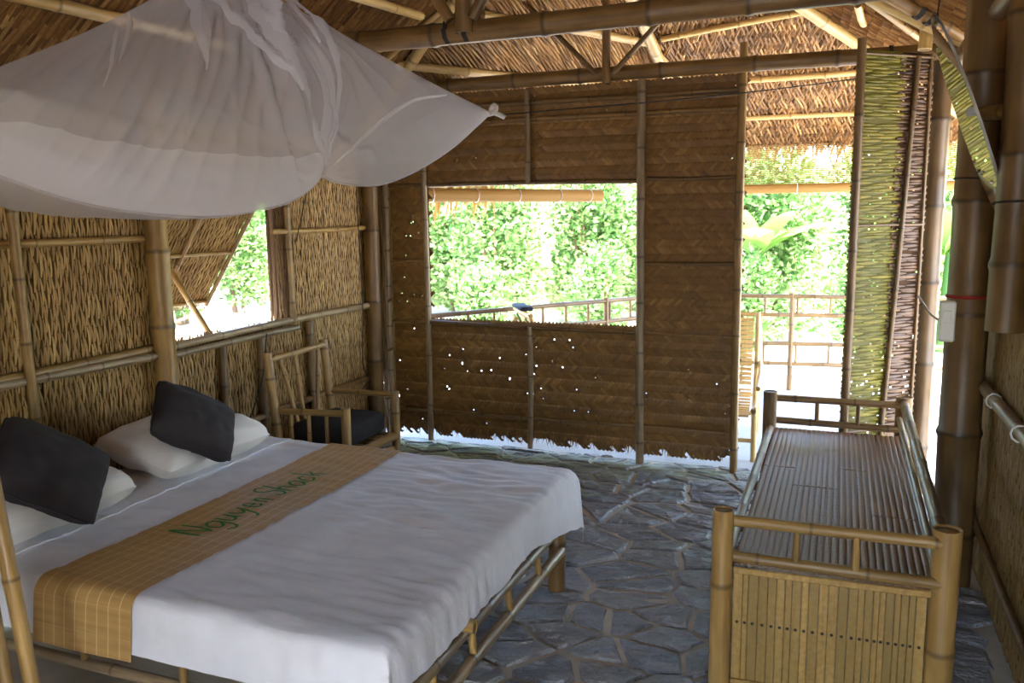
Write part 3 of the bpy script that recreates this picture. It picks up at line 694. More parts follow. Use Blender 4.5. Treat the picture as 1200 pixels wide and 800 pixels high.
# ---- runner with painted name
rn = thing('bed_runner', 'woven reed runner with green handwriting laid across the bed', 'runner', (-2.06, 2.58, .5))
ra0, ra1 = -2.262, -1.872
def rpt(u, b, o=.007): return cloth(ra0 + (ra1 - ra0) * u + (.012 * math.sin(b * 3)), b, o, .6)
V, Fs, U = [], [], []; nu, nv = 14, 150; rb0, rb1 = MY0 - .225, MY1 + .2
for j in range(nv + 1):
    for i in range(nu + 1): V.append(rpt(i / nu, rb0 + (rb1 - rb0) * j / nv))
for j in range(nv):
    for i in range(nu):
        k0 = j * (nu + 1) + i; Fs.append((k0, k0 + 1, k0 + nu + 2, k0 + nu + 1))
        f_ = lambda ii, jj: (ii / nu, rb0 + (rb1 - rb0) * jj / nv)
        U += [f_(i, j), f_(i + 1, j), f_(i + 1, j + 1), f_(i, j + 1)]
part('reed_cloth', (V, Fs, U), 'runner', rn)
GL = {  # pen strokes of each letter, x right, y up, x-height .5
 'N': [[(0, 0), (.05, .5), (.08, 1)], [(.08, 1), (.3, .5), (.55, .02)], [(.55, .02), (.6, .5), (.62, 1.02)]],
 'g': [[(.42, .42), (.25, .52), (.05, .35), (.08, .08), (.25, .02), (.42, .2)], [(.43, .5), (.42, 0), (.36, -.32), (.15, -.38), (.02, -.25)]],
 'u': [[(0, .5), (.02, .15), (.15, 0), (.32, .12), (.36, .5)], [(.36, .5), (.37, .15), (.45, 0)]],
 'y': [[(0, .5), (.05, .2), (.2, .12), (.36, .3)], [(.4, .5), (.34, 0), (.22, -.3), (.05, -.38)]],
 'e': [[(.04, .26), (.38, .3), (.3, .5), (.12, .48), (.02, .25), (.1, .02), (.28, 0), (.42, .12)]],
 'n': [[(0, .5), (.03, 0)], [(.03, .3), (.15, .5), (.3, .48), (.35, .25), (.36, 0)]],
 'S': [[(.5, .86), (.36, 1), (.14, .95), (.06, .75), (.2, .56), (.4, .42), (.46, .2), (.32, .02), (.1, .02), (0, .16)]],
 'h': [[(.05, 1), (.03, 0)], [(.03, .3), (.16, .5), (.32, .44), (.36, .2), (.37, 0)]],
 'a': [[(.4, .42), (.24, .52), (.05, .36), (.06, .1), (.22, 0), (.4, .18)], [(.41, .5), (.4, .12), (.48, 0)]],
 'c': [[(.38, .42), (.22, .52), (.05, .34), (.06, .1), (.22, 0), (.4, .1)]],
 'k': [[(.05, 1), (.03, 0)], [(.38, .52), (.05, .24)], [(.14, .3), (.4, 0)]]}
gs = []; cur = 0.; HT = .145; b_start = 2.19
adv = {'N': .78, ' ': .12, 'S': .62}
for ch in 'Nguyen Shack':
    if ch != ' ':
        for st in GL[ch]:
            pts = curve_pts([(x, y, 0) for x, y in st], 5); q = []
            for p in pts: q.append(rpt(.60 - (p.y * HT) / (ra1 - ra0), b_start + (cur + p.x) * HT * .80, .0098))
            Vr, Fr = [], []
            for i, p in enumerate(q):
                d = (q[min(i + 1, len(q) - 1)] - q[max(i - 1, 0)]).normalized(); sd2 = d.cross(Z).normalized() * .0055
                Vr += [p - sd2, p + sd2]
                if i: Fr.append((2 * i - 2, 2 * i - 1, 2 * i + 1, 2 * i))
            gs.append((Vr, Fr))
    cur += adv.get(ch, .58)
o = part('lettering', join(*gs), 'ink', rn, smooth=False); o['label'] = 'green handwritten words'

# ---- pillows and cushions
def pillow(w_, h_, t_, seed, corner=.10, n=26):
    V, Fs = [], []; rows = []
    for side in (1, -1):
        for i in range(n + 1):
            for j in range(n + 1):
                u, v = 2 * i / n - 1, 2 * j / n - 1
                x = u * w_ / 2 * (1 - corner * (1 - abs(v) ** 2.2) * abs(u) ** 3); y = v * h_ / 2 * (1 - corner * (1 - abs(u) ** 2.2) * abs(v) ** 3)
                rc_ = 1 - .075 * (u * v) ** 4; x *= rc_; y *= rc_; e = max(0, (1 - abs(u) ** 2.6) * (1 - abs(v) ** 2.6)) ** .36
                z = side * t_ / 2 * e + .012 * noisev(u * 2.2 + seed, v * 2.2, seed) + .010 * e * noisev(u * 4 + seed, v * 4, side)
                V.append(Vector((x, y, z)))
    m1 = (n + 1) ** 2
    for s_ in (0, 1):
        for i in range(n):
            for j in range(n):
                k0 = s_ * m1 + i * (n + 1) + j; f = (k0, k0 + n + 1, k0 + n + 2, k0 + 1); Fs.append(f if s_ == 0 else f[::-1])
    rim = [i * (n + 1) for i in range(n)] + [n * (n + 1) + j for j in range(n)] + [i * (n + 1) + n for i in range(n, 0, -1)] + [j for j in range(n, 0, -1)]
    return V, Fs, [V[i] for i in rim]
def place_pillow(name, label, cat, c, wv, hv, size, seed, mat, piping=None, corner=.1):
    wv = Vector(wv).normalized(); hv = (Vector(hv) - wv * Vector(hv).dot(wv)).normalized(); nv_ = wv.cross(hv)
    M3 = Matrix((wv, hv, nv_)).transposed().to_4x4(); M3.translation = Vector(c)
    V, Fs, rim = pillow(*size, seed, corner)
    o = link(name, mk_mesh(name, V, Fs, mat), None, M3); tag(o, label, cat)
    if piping: link('piping', mk_mesh('piping', *tube(rim + [rim[0]], .0045, 6, False)[:2], piping), o)
    return o
place_pillow('pillow', 'plump white pillow by the bamboo post under the tilted far cushion', 'pillow', (-2.735, 2.92, .605), (0.0, 1, 0), (-1, 0, .18), (.70, .46, .20), 1, 'pillowcase')
place_pillow('pillow', 'white pillow mostly hidden under the large grey cushion beside the leaning wall pole', 'pillow', (-2.735, 2.09, .605), (0.02, 1, 0), (-1, 0, .18), (.70, .46, .20), 5, 'pillowcase')
def lean(t, roll):
    h_ = Vector((-math.sin(t), 0, math.cos(t))); w_ = Vector((0, 1, 0)); c_, s_ = math.cos(roll), math.sin(roll)
    return w_ * c_ - h_ * s_, h_ * c_ + w_ * s_
w_, h_ = lean(math.radians(42), math.radians(44)); place_pillow('cushion', 'dark grey cushion leaning on the white pillow below the window', 'cushion', (-2.575, 2.80, .728), w_, h_, (.385, .31, .16), 3, 'grey_cloth', 'piping', .07)
w_, h_ = lean(math.radians(40), math.radians(46)); place_pillow('cushion', 'dark grey cushion leaning beside the slim wall pole, with piped edge', 'cushion', (-2.57, 2.075, .722), w_, h_, (.41, .325, .165), 8, 'grey_cloth', 'piping', .07)

# ---- bamboo armchair with cushion
ch = thing('bamboo_armchair', 'bamboo armchair with a dark seat cushion between bed and corner post', 'armchair', (-2.69, 4.06, 0))
CP = lambda nm, a, b, r, mat='bamboo': part(nm, bamboo(a, b, r, None, .3, 0, 10), mat, ch)
fx, bx, ny, fy = -2.50, -2.90, 3.79, 4.35
for y in (ny + .08, fy): CP('front_post', (fx + (0 if y < 4 else .04), y, 0), (fx + (0 if y < 4 else .04), y, .555), .027)
for y in (ny - .04, fy - .06): CP('back_post', (bx + .07, y, .0), (bx - .01, y, .86), .026)
CP('back_rail', (bx, ny - .03, .82), (bx, fy - .06, .83), .016)
CP('arm', (bx + .02, ny - .03, .535), (fx, ny + .07, .525), .018); CP('arm', (bx + .02, fy - .06, .545), (fx + .04, fy, .535), .017)
CP('seat_rail', (bx + .06, ny - .03, .27), (fx, ny + .07, .27), .022); CP('seat_rail', (bx + .06, fy - .06, .27), (fx + .04, fy, .27), .022)
CP('seat_rail', (fx, ny + .07, .275), (fx + .04, fy, .285), .026); CP('seat_rail', (bx + .05, ny, .27), (bx + .05, fy - .05, .27), .022); CP('stretcher', (fx - .01, ny + .07, .20), (fx + .03, fy, .205), .02)
for i in (1, 2, 3):
    t = i / 4; CP('spindle', (bx + (fx - bx) * t, ny - .03 + .1 * t, .28), (bx + (fx - bx) * t, ny - .03 + .1 * t, .53), .012)
for t0, t1 in ((.16, .36), (.42, .44), (.86, .62)): CP('back_stick', (bx, ny - .03 + (fy - ny - .03) * t0, .82), (bx + .06, ny - .03 + (fy - ny - .03) * t1, .3), .012)
for i in range(7): y = ny + .06 + i * .072; CP('seat_slat', (bx + .05, y, .298), (fx + .01, y + .03, .298), .011)
ca = .14; R = Matrix.Rotation(.16, 3, 'Z')
cu = part('seat_cushion', box((-2.69, 4.085, .375), (.36, .46, .13), None, .025), 'black_cloth'); tag(cu, 'thick black box cushion on the seat of the bamboo armchair', 'cushion')

# ---- slatted daybed bench
be = thing('bamboo_bench', 'long bamboo bench with slatted seat and low end rails beside the right wall'.replace('the right wall', 'the thick post'), 'bench', (.01, 3.62, 0))
b0x, b1x, y0, y1 = -.315, .335, 2.655, 4.57
def EP(nm, a, b, r, mat='bamboo', seg=.34): return part(nm, bamboo(a, b, r, None, seg, 0, 12), mat, be)
EP('post', (b0x, y0, 0), (b0x, y0, .655), .034, 'bamboo', .5); EP('post', (b1x, y0 + .05, 0), (b1x, y0 + .05, .655), .041, 'bamboo', .5)
EP('post', (b0x, y1, 0), (b0x, y1, .655), .036, 'bamboo_dark', .5); EP('post', (b1x, y1 + .06, 0), (b1x, y1 + .06, .655), .04, 'bamboo_dark', .5)
for y, sg, mt in ((y0 + .02, 1, 'bamboo'), (y1 + .03, -1, 'bamboo_dark')):
    EP('end_rail', (b0x, y, .615), (b1x, y + .01, .615), .0185, mt); EP('end_rail', (b0x, y, .495), (b1x, y + .01, .488), .0185, mt)
    for x in ((-.09, .085) if sg > 0 else (-.08, .12)): EP('spindle', (x, y, .49), (x, y, .61), .011, mt)
EP('back_rail', (b1x - .015, y0 + .05, .622), (b1x + .0, y1 + .05, .622), .022, 'bamboo_grey'); EP('back_rail', (b1x - .03, y0 + .06, .545), (b1x - .02, y1 + .05, .545), .014, 'bamboo_grey')
EP('edge_pole', (b0x + .005, y0 + .02, .462), (b0x + .005, y1, .462), .019, 'bamboo_grey'); EP('edge_pole', (b1x - .01, y0 + .02, .455), (b1x - .01, y1, .455), .019, 'bamboo_grey')
EP('stretcher', (b0x, y0, .12), (b0x, y1, .12), .02, 'bamboo_dark'); EP('stretcher', (b1x, y0 + .05, .12), (b1x, y1, .12), .02, 'bamboo_dark')
for y in (3.1, 3.6, 4.1): EP('bearer', (b0x, y, .437), (b1x, y, .437), .018, 'bamboo_dark')
def half_slat(L_, wd):
    V, Fs = [], []; n = 6
    for yy in (-L_ / 2, L_ / 2):
        for i in range(n + 1): a = PI * i / n; V.append((-math.cos(a) * wd / 2, yy, math.sin(a) * wd * .24))
    for i in range(n): Fs.append((i, i + 1, n + 2 + i, n + 1 + i))
    V += V[:]; Fs += [tuple(range(3 * n + 2, 2 * n + 1, -1)), tuple(range(3 * n + 3, 4 * n + 4))]; return mk_mesh('seat_slat', V, Fs, 'slat_seat')
ns_ = 26; pw = (b1x - b0x - .05) / ns_; ya, yb_ = y0 + .03, y1 - .02; cache = {}
for i in range(ns_):
    x = b0x + .03 + (i + .5) * pw
    cut = 3.83 if i < 6 else (3.58 if i < 14 else (3.88 if i < 19 else 3.30))
    for lo, hi in ((ya, cut - .004), (cut + .004, yb_)):
        ky = round(hi - lo, 3)
        if ky not in cache: cache[ky] = half_slat(hi - lo, pw * .985)
        link('seat_slat', cache[ky], be, Matrix.Translation((x - .01, (lo + hi) / 2 - 3.62, .462 + random.uniform(-.0015, .0015))))
nf = 23; fw_ = (b1x - b0x - .075) / nf; x = b0x + .035
ws_ = [random.uniform(.7, 1.3) for _ in range(nf)]; tot = sum(ws_); full = b1x - b0x - .078
for i in range(nf):
    wv = ws_[i] / tot * full; s_ = part('front_slat', box((x + wv / 2, y0 + .022 + .02 * i / nf, .245), (wv - .0012, .010, .40), None, .0015), 'slat_yellow', be, smooth=False)
    part('nail_mark', tube([(x + wv / 2, y0 + .0165 + .02 * i / nf, .272 + .0 * i), (x + wv / 2, y0 + .0155 + .02 * i / nf, .272)], [.0055, .0045], 6), 'cord', s_)
    x += wv
part('panel_trim', box(((b0x + b1x) / 2, y0 + .018, .452), (full + .01, .012, .022), Matrix.Rotation(.03, 3, 'Z'), .003), 'slat_yellow', be, smooth=False)
part('panel_trim', box(((b0x + b1x) / 2, y0 + .018, .06), (full + .01, .012, .030), Matrix.Rotation(.03, 3, 'Z'), .003), 'slat_yellow', be, smooth=False)
for i in range(8):
    xx = b0x + .07 + i * .075; part('nail', tube([(xx, y0 + .012 + .02 * i / 8, .455), (xx, y0 + .009 + .02 * i / 8, .455)], .003, 6), 'cord', be)

# ---- leaning bamboo rack by the near corner of the bed
rk = thing('bamboo_rack', 'bamboo rack of leaning poles standing beside the bed runner', 'rack', (-2.1, 1.42, 0))
pa_, pb_ = ony(-6, 585, 1.45), ony(36, 800, 1.45); dv_ = (pb_ - pa_); p0 = pb_ + dv_ * (pb_.z / -dv_.z); p1 = pa_ - dv_ * .25
RP = lambda a, b, r, nm='pole': part(nm, bamboo(a, b, r, None, .42, .003, 10), 'bamboo', rk)
RP(p0, p1, .020); RP(p0 + Vector((-.10, .0, 0)), p1 + Vector((-.06, 0, -.16)), .016); RP(p0 + Vector((-.16, .01, 0)), p1 + Vector((-.12, 0, -.16)), .016); RP(p0 + Vector((-.50, 0, 0)), p1 + Vector((-.34, 0, 0)), .02)
RP(p0 + Vector((-.50, 0, .2)) + Vector((.02, 0, 0)), p0 + Vector((-.03, 0, .2)), .014, 'rung'); RP(p0 + Vector((-.45, 0, .86)), p0 + Vector((-.13, 0, .86)), .014, 'rung')

# ---- mosquito net bundled above the bed
net = thing('mosquito_net', 'white mosquito net gathered up and hung above the bed', 'mosquito net', (-2.0, 2.46, 1.6))
Lc, Rc, Pk = onx(-150, 150, -2.06), ony(572, 135, 3.6), onx(262, -42, -2.0)
NP = (Rc - Lc).cross(Pk - Lc).normalized(); NP = NP if NP.x > 0 else -NP
def npx(px, py): return onp(px, py, Lc, NP)
TOP = [(-150, 150), (-60, 104), (0, 78), (90, 42), (175, 0), (215, -30), (262, -44), (300, -20), (335, 4), (400, 40), (460, 73), (520, 106), (572, 135)]
BOT = [(-150, 150), (-90, 178), (-40, 196), (0, 207), (60, 228), (120, 243), (190, 252), (250, 254), (300, 247), (340, 236), (366, 219), (376, 207), (392, 213), (420, 217), (450, 215), (490, 199), (530, 173), (556, 150), (572, 135)]
def samp(C, n):
    P = curve_pts([(x, y, 0) for x, y in C], 10); L_ = [0]
    for i in range(1, len(P)): L_.append(L_[-1] + (P[i] - P[i - 1]).length)
    o = []; j = 0
    for q in range(n + 1):
        t = L_[-1] * q / n
        while j < len(L_) - 2 and L_[j + 1] < t: j += 1
        f = (t - L_[j]) / max(1e-9, L_[j + 1] - L_[j]); o.append(P[j].lerp(P[j + 1], f))
    return o
nu, nv = 260, 130; tp_, bt_ = samp(TOP, nu), samp(BOT, nu); G = Vector((374, 207, 0)); PP = Vector((250, -60, 0))
def ridge(x): return 1 - abs(math.sin(x)) ** .6
def net_disp(p, v, u, seed):
    rg, rp = (p - G).length, (p - PP).length
    ag, ap = math.atan2(p.y - G.y, p.x - G.x), math.atan2(p.y - PP.y, p.x - PP.x)
    d = .022 * math.exp(-rg / 120) * ridge(ag * 9 + seed + 2.5 * noisev(ag * 1.5, seed)) * min(1, rg / 30)
    d += .042 * math.exp(-rp / 210) * ridge(ap * 13 + seed + noisev(rp * .008, seed) * 1.5) + .020 * math.exp(-rp / 400) * ridge(ap * 31 + seed + noisev(rp * .01, ap * 3, seed) * 2)
    d += .022 * noisev(p.x * .007 + seed, p.y * .010, seed)
    q = (p.y - (150 + .35 * p.x - .0006 * p.x * p.x)); d += .012 * math.exp(-(q / 9) ** 2) - .010 * math.exp(-((q - 28) / 8) ** 2)
    dg = ap - math.atan2(G.y - PP.y, G.x - PP.x) - .25 * math.sin(min(1, rp / 300) * PI)       # one heavy fold from the hanging point to the gather
    d += .055 * (math.exp(-(dg / .045) ** 2) + .6 * math.exp(-((dg + .14) / .03) ** 2) + .5 * math.exp(-((dg - .12) / .025) ** 2)) * min(1, rp / 60) * (1 if rp < 300 else max(0, 1 - (rp - 300) / 60))
    return d
def net_sheet(depth, seed, back):
    V, Fs = [], []
    for i in range(nu + 1):
        for j in range(nv + 1):
            v = j / nv; t = tp_[i].lerp(bt_[i], v); edge = math.sin(PI * i / nu) ** .5
            w0 = npx(t.x, t.y); bulge = math.sin(PI * min(1, v ** 1.1)) ** .75 if v > 0 else 0
            gl = 1 - .75 * math.exp(-((t - G).length / 60) ** 2)
            d = depth * bulge * edge * gl + net_disp(t, v, i / nu, seed) * min(1, 4 * v) * min(1, 6 * (1 - v) + .15) * edge
            w0 = w0 + NP * d
            if back: w0.z += .04 * bulge * edge
            V.append(w0)
    for i in range(nu):
        for j in range(nv): k0 = i * (nv + 1) + j; Fs.append((k0, k0 + 1, k0 + nv + 2, k0 + nv + 1))
    return V, Fs
part('front_drape', net_sheet(.20, 1.0, False), 'net', net); part('rear_drape', net_sheet(-.55, 4.0, True), 'net', net)
rimp = [npx(p.x, p.y) for p in bt_]; # folded double layers: heavy pleats running from the hanging point, thinner creases, doubled lower hem
GP = np.array([[tp_[i].lerp(bt_[i], j / nv)[:2] for j in range(nv + 1)] for i in range(nu + 1)]).reshape(-1, 2)
FV, _ = net_sheet(.20, 1.0, False)
def on_front(px, py, off):
    k_ = int(np.argmin((GP[:, 0] - px) ** 2 + (GP[:, 1] - py) ** 2)); d_ = (FV[k_] - npx(*GP[k_])).dot(NP); return npx(px, py) + NP * (d_ + off)
def pleat(ctrl, w0, w1, off):
    P = curve_pts([(x, y, 0) for x, y in ctrl], 8); n_ = len(P); V, Fs = [], []
    for i, p in enumerate(P):
        d = (P[min(i + 1, n_ - 1)] - P[max(i - 1, 0)]).normalized(); sd2 = Vector((-d.y, d.x, 0)); t = i / (n_ - 1); ww = (w0 + (w1 - w0) * t) * (math.sin(PI * min(.999, max(.001, t))) ** .6 + .02)
        for q in (-.5, -.2, .2, .5): c_ = p + sd2 * ww * q; V.append(on_front(c_.x, c_.y, off + .012 * (1 - 4 * q * q)))
        if i:
            for q in range(3): k0 = (i - 1) * 4 + q; Fs.append((k0, k0 + 1, k0 + 5, k0 + 4))
    part('pleat', (V, Fs), 'net_fold', net)
for i, (c_, a_, b_) in enumerate([([(268, -8), (292, 50), (330, 120), (374, 200)], 34, 16), ([(282, 0), (300, 45), (345, 125), (374, 200)], 12, 8), ([(206, -4), (203, 40), (198, 80), (196, 125)], 20, 9), ([(222, -12), (230, 40), (262, 95), (300, 150)], 16, 6),
        ([(250, -20), (262, 50), (300, 130), (352, 200)], 14, 20), ([(322, 4), (338, 50), (350, 100), (372, 196)], 10, 6), ([(138, 30), (122, 70), (96, 120)], 6, 3), ([(112, 62), (96, 100), (76, 150)], 6, 3), ([(378, 203), (415, 165), (450, 142), (490, 134)], 5, 3), ([(300, -8), (312, 40), (328, 90)], 9, 4)]):
    pleat(c_, a_ * 1.25, b_ * 1.25, .012 + .003 * i); pleat(c_, a_ * .6, b_ * .6, .0135 + .003 * i)
lowc = [(-150, 152), (-60, 172), (0, 176), (80, 196), (160, 206), (250, 210), (315, 207), (345, 201)]
def low_y(x):
    for (xa, ya), (xb, yb2) in zip(lowc, lowc[1:]):
        if xa <= x <= xb: return ya + (yb2 - ya) * (x - xa) / (xb - xa)
    return lowc[-1][1]
def hem_band(dy, off):
    V, Fs = [], []; rows = 16; cols = [i for i in range(nu + 1) if bt_[i].x < 372 and i > 4]
    for i in cols:
        t0, t1 = tp_[i], bt_[i]; v0 = .5
        for _ in range(12): q_ = t0.lerp(t1, v0); v0 += (low_y(q_.x) + dy - q_.y) / max(30, t1.y - t0.y)
        v0 = min(.985, max(.02, v0))
        for j in range(rows + 1): k_ = v0 + (1 - v0) * j / rows; p_ = t0.lerp(t1, k_); a_ = min(nv, int(k_ * nv)); b_ = min(nv, a_ + 1); V.append(FV[i * (nv + 1) + a_].lerp(FV[i * (nv + 1) + b_], k_ * nv - a_) + NP * off)
    for c_ in range(len(cols) - 1):
        for j in range(rows): k0 = c_ * (rows + 1) + j; Fs.append((k0, k0 + 1, k0 + rows + 2, k0 + rows + 1))
    part('hem_band', (V, Fs), 'net_fold', net)
hem_band(-4, .008); hem_band(9, .012)
part('hem', tube(rimp, .0045, 5, False), 'net', net)
part('tied_knot', join(tube(curve_pts([Rc + Vector(q) for q in ((-.02, -.01, 0), (.02, .01, .01), (.035, .01, .03), (.02, .02, .045), (.005, .02, .02), (.04, .02, .005), (.07, .03, -.01))], 6), .011, 7)), 'pillowcase', net)
part('tie_string', tube(curve_pts([Rc + Vector((.03, .02, 0)), Rc.lerp(Vector((.40, 5.02, 2.32)), .5) - Z * .02, Vector((.40, 5.02, 2.32))], 10), .003, 5), 'cord', net)
part('hanging_string', tube([Pk - Z * .02, Vector((Pk.x, Pk.y, 3.06))], .004, 5), 'cord', net)

# ---- mirror, switch box, wires
mc = Vector((.408, 3.53, 1.93)); d1_ = Vector((-.235, .10, .66)).normalized(); d2_ = Vector((.02, 1, -.12)); d2_ = (d2_ - d1_ * d2_.dot(d1_)).normalized(); nm_ = d1_.cross(d2_); nm_ = nm_ if nm_.x < 0 else -nm_
mi = thing('mirror', 'tilted oval frameless mirror hanging in front of the bamboo posts', 'mirror', tuple(mc))
E1 = [mc + d1_ * (.40 * math.cos(2 * PI * i / 40)) + d2_ * (.19 * math.sin(2 * PI * i / 40)) for i in range(40)]
part('glass', ([p + nm_ * .004 for p in E1], [tuple(range(40))]), 'mirror', mi, smooth=False)
part('backboard', ([p + nm_ * .0035 for p in E1] + [p - nm_ * .006 for p in E1], [tuple(range(40, 80))] + [(i, (i + 1) % 40, (i + 1) % 40 + 40, i + 40) for i in range(40)]), 'mirror_edge', mi, smooth=False)
part('hanging_cord', tube([mc + d1_ * .36, Vector((.31, 3.62, 2.5))], .003, 5), 'cord', mi)
part('clip', box(mc + d2_ * -.17 + nm_ * .004 + Vector((0, 0, -.02)), (.03, .02, .03), None, .004), 'plastic_grey', mi)
swb = thing('switch_box', 'white plastic switch box on the thick bamboo post above the bench', 'switch box', (.42, 3.80, 1.06))
part('housing', box((.415, 3.805, 1.15), (.058, .05, .165), None, .006), 'plastic', swb, smooth=False); part('rocker', box((.412, 3.777, 1.17), (.03, .008, .05), None, .002), 'plastic', swb, smooth=False)
part('cable', tube(curve_pts([(.41, 3.82, 1.14), (.40, 4.3, 1.12), (.395, 5.06, 1.13), (.385, 5.07, .95), (.39, 5.06, .7), (.375, 5.02, .45)], 6), .005, 6), 'plastic_grey', swb)

# ================================================================== VERANDA
def railing(name, label, a, b, n_post, n_sp):
    a, b = Vector(a), Vector(b); t = thing(name, label, 'railing', tuple(a))
    for z in (.85, .68, .42, .245): part('rail', bamboo(a + Z * z, b + Z * z, .02, None, .5, .004, 8), 'bamboo_dark', t)
    for i in range(n_post + 1): p = a.lerp(b, i / n_post); part('post', bamboo(p, p + Z * .88, .024, None, .4, 0, 8), 'bamboo_dark', t)
    for i in range(n_sp):
        p = a.lerp(b, (i + .5) / n_sp)
        for z0, z1 in ((.68, .85), (.245, .42)): part('spindle', bamboo(p + Z * z0, p + Z * z1, .012, None, .3, 0, 6), 'bamboo_dark', t)
    return t
railing('bamboo_railing', 'slanting bamboo veranda railing seen through the wide window', (-2.86, 5.58, 0), (-1.36, 7.70, 0), 3, 11)
railing('bamboo_railing', 'bamboo veranda railing seen through the doorway', (-1.30, 7.72, 0), (1.45, 8.08, 0), 3, 10)
def blind(name, label, a, b, r, top=None):
    a, b = Vector(a), Vector(b); t = thing(name, label, 'blind', tuple((a + b) / 2))
    n = 24; d = (b - a).normalized(); V, Fs = [], []
    P = []; 
    part('roll', tube([a.lerp(b, i / 6) for i in range(7)], r, 14), 'blind', t)
    for f in (.08, .3, .52, .75, .93): p = a.lerp(b, f); part('tie', tube([p + (Vector((-d.y, d.x, 0)) * math.cos(q) + Z * math.sin(q)) * (r + .003) for q in np.linspace(0, 2 * PI, 15)], .003, 5, False), 'white_cord', t)
    if top:
        rd = []; z = a.z + r + .01; me = None
        nrm = Vector((-d.y, d.x, 0)) * .05; k0 = 0; gs = []
        while z < top:
            gs.append(tube([a + nrm + Z * (z - a.z), b + nrm + Z * (z - a.z)], .0046, 5, False)); z += .0160
        o = part('reed_sheet', join(*gs), 'blind', t); o['kind'] = 'stuff'
        part('head_rail', bamboo(a + nrm + Z * (top - a.z), b + nrm + Z * (top - a.z), .014, None, .4, 0, 8), 'bamboo_dark', t)
    else: part('hanger', tube([a.lerp(b, .5) + Z * r, a.lerp(b, .5) + Z * (r + .35)], .004, 5), 'cord', t)
    return t
blind('reed_blind', 'golden reed blind rolled up under the eave beyond the wide window', (-2.95, 5.6, 1.745), (-1.93, 7.03, 1.745), .053)
blind('reed_blind', 'half-lowered reed blind hanging under the eave beyond the doorway', (-1.05, 7.62, 1.79), (1.2, 7.86, 1.79), .042, 2.16)
def lounge(name, label, loc, rz):
    t = thing(name, label, 'lounge chair', loc, rz); Q = lambda nm, P, r, mat='bamboo_pale': part(nm, tube(P, r, 9), mat, t, True)
    for s_ in (-.26, .26):
        Q('side_pole', curve_pts([(s_, .34, .88), (s_, .28, .72), (s_, .12, .40), (s_, -.1, .26), (s_, -.55, .36)], 6), .02)
        Q('rear_leg', curve_pts([(s_ * 1.02, .34, .80), (s_ * 1.06, .44, .45), (s_ * 1.06, .40, 0)], 5), .02)
        Q('front_leg', [(s_ * 1.02, -.45, .36), (s_ * 1.02, -.42, 0)], .019)
        Q('arm', curve_pts([(s_ * 1.08, .30, .55), (s_ * 1.12, 0, .52), (s_ * 1.08, -.42, .48)], 5), .017)
    Q('top_rail', [(-.29, .34, .87), (.29, .34, .87)], .018); Q('stretcher', [(-.28, .42, .12), (.28, .42, .12)], .014); Q('stretcher', [(-.28, .43, .26), (.28, .43, .26)], .014); Q('stretcher', [(-.27, -.43, .14), (.27, -.43, .14)], .014)
    sm = mk_mesh('back_slat', *box((0, 0, 0), (.46, .012, .026)), 'slat_gold', smooth=False)
    for i in range(15): tt = i / 14; link('back_slat', sm, t, Matrix.Translation((0, .335 - .215 * tt, .83 - .42 * tt)) @ Matrix.Rotation(-.45, 4, 'X'))
    for i in range(15): tt = i / 14; link('seat_slat', sm, t, Matrix.Translation((0, .08 - .6 * tt, .37 - .08 * math.sin(PI * tt * .8))) @ Matrix.Rotation(1.5, 4, 'X'))
    for s_ in (-.16, .16): Q('green_cord', [(s_, .352, .84), (s_, .135, .40)], .009, 'green_cord')
    return t
lounge('bamboo_lounge_chair', 'bamboo lounge chair with green-corded slats beyond the doorway', (-.765, 5.86, 0), math.radians(4))
lounge('bamboo_lounge_chair', 'bamboo lounge chair draped with a dark towel outside the wide window', (-1.93, 6.08, 0), math.radians(122))
tw = part('towel', join(box((-2.22, 5.90, .906), (.34, .10, .03), Matrix.Rotation(math.radians(122), 3, 'Z'), .01)), 'dark_towel'); tag(tw, 'folded dark blue towel on the back of the window lounge chair', 'towel')

# ================================================================== GARDEN
def bush(name, label, cat, loc, rad, nl, size, mat='leaves', group='shrubs beyond the veranda'):
    t = thing(name, label, cat, loc, 0, group); x, y, z = loc; cs = []
    for q in range(9):
        cs.append(((x + random.uniform(-.16, .16) * rad, y + random.uniform(-.2, .2) * rad, (.2 + .85 * q / 8) * rad * 1.1), (rad * .34, rad * .36, rad * .36)))
    leafy('foliage', t, cs, nl, size, mat)
    for i in range(4):
        a = random.random() * 6.28; part('stem', tube([(x + math.cos(a) * .08, y + math.sin(a) * .08, -.12), (x + math.cos(a) * rad * .12, y + math.sin(a) * rad * .12, rad * .5), (x + math.cos(a) * rad * .2, y + math.sin(a) * rad * .2, rad * 1.0)], [.035, .025, .012], 6), 'dry', t)
    return t
for i, x in enumerate((-7.6, -6.2, -4.9, -3.6, -2.3, -.9, .5, 1.9)):
    win = x < -1.6
    bush('shrub', 'tall sunlit shrub of the thicket seen through the wide window' if win else 'tall sunlit shrub of the thicket seen through the doorway', 'shrub', (x, 12.6 + .8 * math.sin(i * 2.1), -.12), random.uniform(1.75, 2.1), 900, .105, group='tall shrubs beyond the wide window' if win else 'tall shrubs beyond the doorway')
for i, (x, y) in enumerate(((-5.2, 8.6), (-4.0, 9.2), (-2.7, 9.9), (-1.0, 10.0), (.3, 9.8))):
    win = x < -1.6
    bush('shrub', 'low leafy shrub behind the slanting railing beyond the wide window' if win else 'low leafy shrub behind the railing beyond the doorway', 'shrub', (x, y, -.12), random.uniform(.65, .9), 380, .075, group='low shrubs by the slanting railing' if win else 'low shrubs by the doorway railing')
for i in range(5): bush('shrub', 'sunlit shrub seen through the low window with the propped shutter', 'shrub', (-9.0 - .3 * i, 5.6 + i * 1.7, -.12), 1.7, 800, .10, group='shrubs beyond the low window')
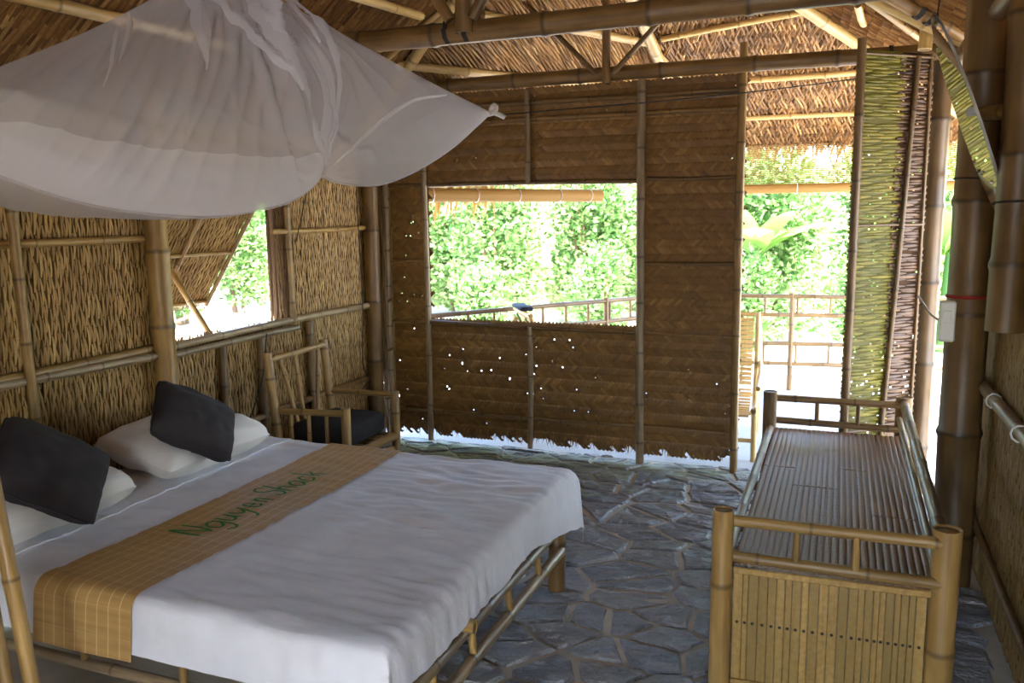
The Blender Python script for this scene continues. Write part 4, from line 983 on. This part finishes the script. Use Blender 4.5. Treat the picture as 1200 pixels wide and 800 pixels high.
for i, (x, y) in enumerate(((-1.0, 10.9), (1.2, 11.3))):
    t = thing('banana_plant', ('yellow-green banana plant beyond the doorway railing', 'yellow-green banana plant standing by the half-lowered blind')[i], 'plant', (x, y, -.12))
    part('stem', tube([(x, y, -.12), (x + .03, y, 1.2)], [.09, .06], 8), 'leaves', t)
    for q in range(8):
        a = q * 2.4 + i; V, Fs, T = [], [], []; L_ = random.uniform(1.1, 1.6); el_ = random.uniform(.7, 1.2)
        for s_ in range(9):
            tt = s_ / 8; r_ = L_ * tt * math.cos(el_) + .1 * tt; z = 1.1 + L_ * tt * math.sin(el_) - .8 * L_ * tt * tt * .6; wd = .22 * math.sin(PI * min(1, tt * .93 + .05)) ** .7
            c = Vector((x + math.cos(a) * r_, y + math.sin(a) * r_, z)); sv = Vector((-math.sin(a), math.cos(a), 0)) * wd
            V += [c - sv - Z * .05, c, c + sv - Z * .05]; T += [.3 + .4 * (q % 2)] * 3
            if s_: b_ = 3 * s_; Fs += [(b_ - 3, b_ - 2, b_ + 1, b_), (b_ - 2, b_ - 1, b_ + 2, b_ + 1)]
        part('leaf', (V, Fs, None, T), 'broad_leaves', t)
lg = part('hill', ([(x, 15.6 + 1.5 * math.sin(x * .3), z) for x in range(-26, 15, 2) for z in (-.2, 2.4 + .5 * math.sin(x * .7))], [(2 * i, 2 * i + 2, 2 * i + 3, 2 * i + 1) for i in range(20)]), 'green_ground'); tag(lg, 'green bank rising behind the thicket', 'hill', kind='structure')
# earth bank with fallen branches outside the low window
V, Fs = [], []
for i in range(25):
    for j in range(9):
        x, y = -8.6 + j * .28, 3.6 + i * .28; u = math.sin(PI * j / 8) * math.sin(PI * i / 24); V.append((x, y, -.14 + .42 * u * (1 + .5 * noisev(x * 1.4, y * 1.4))))
for i in range(24):
    for j in range(8): k0 = i * 9 + j; Fs.append((k0, k0 + 1, k0 + 10, k0 + 9))
o = part('earth_bank', (V, Fs), 'dry'); o.data.materials[0] = MAT['mortar']; tag(o, 'low brown earth bank outside the propped shutter window', 'bank', kind='structure')
for i in range(9):
    a = Vector((-7.5 + random.uniform(-.6, .6), 4.4 + i * .6, .25)); d = Vector((random.uniform(-.5, .5), random.uniform(.5, 1.2), random.uniform(-.05, .25)))
    o = part('fallen_branch', tube(curve_pts([a, a + d * .5 + Vector((.05, 0, .05)), a + d], 5), [.022 - .0012 * q for q in range(11)], 6), 'dry'); tag(o, 'dry bare branch lying on the earth bank outside', 'branch', 'dry branches on the bank')
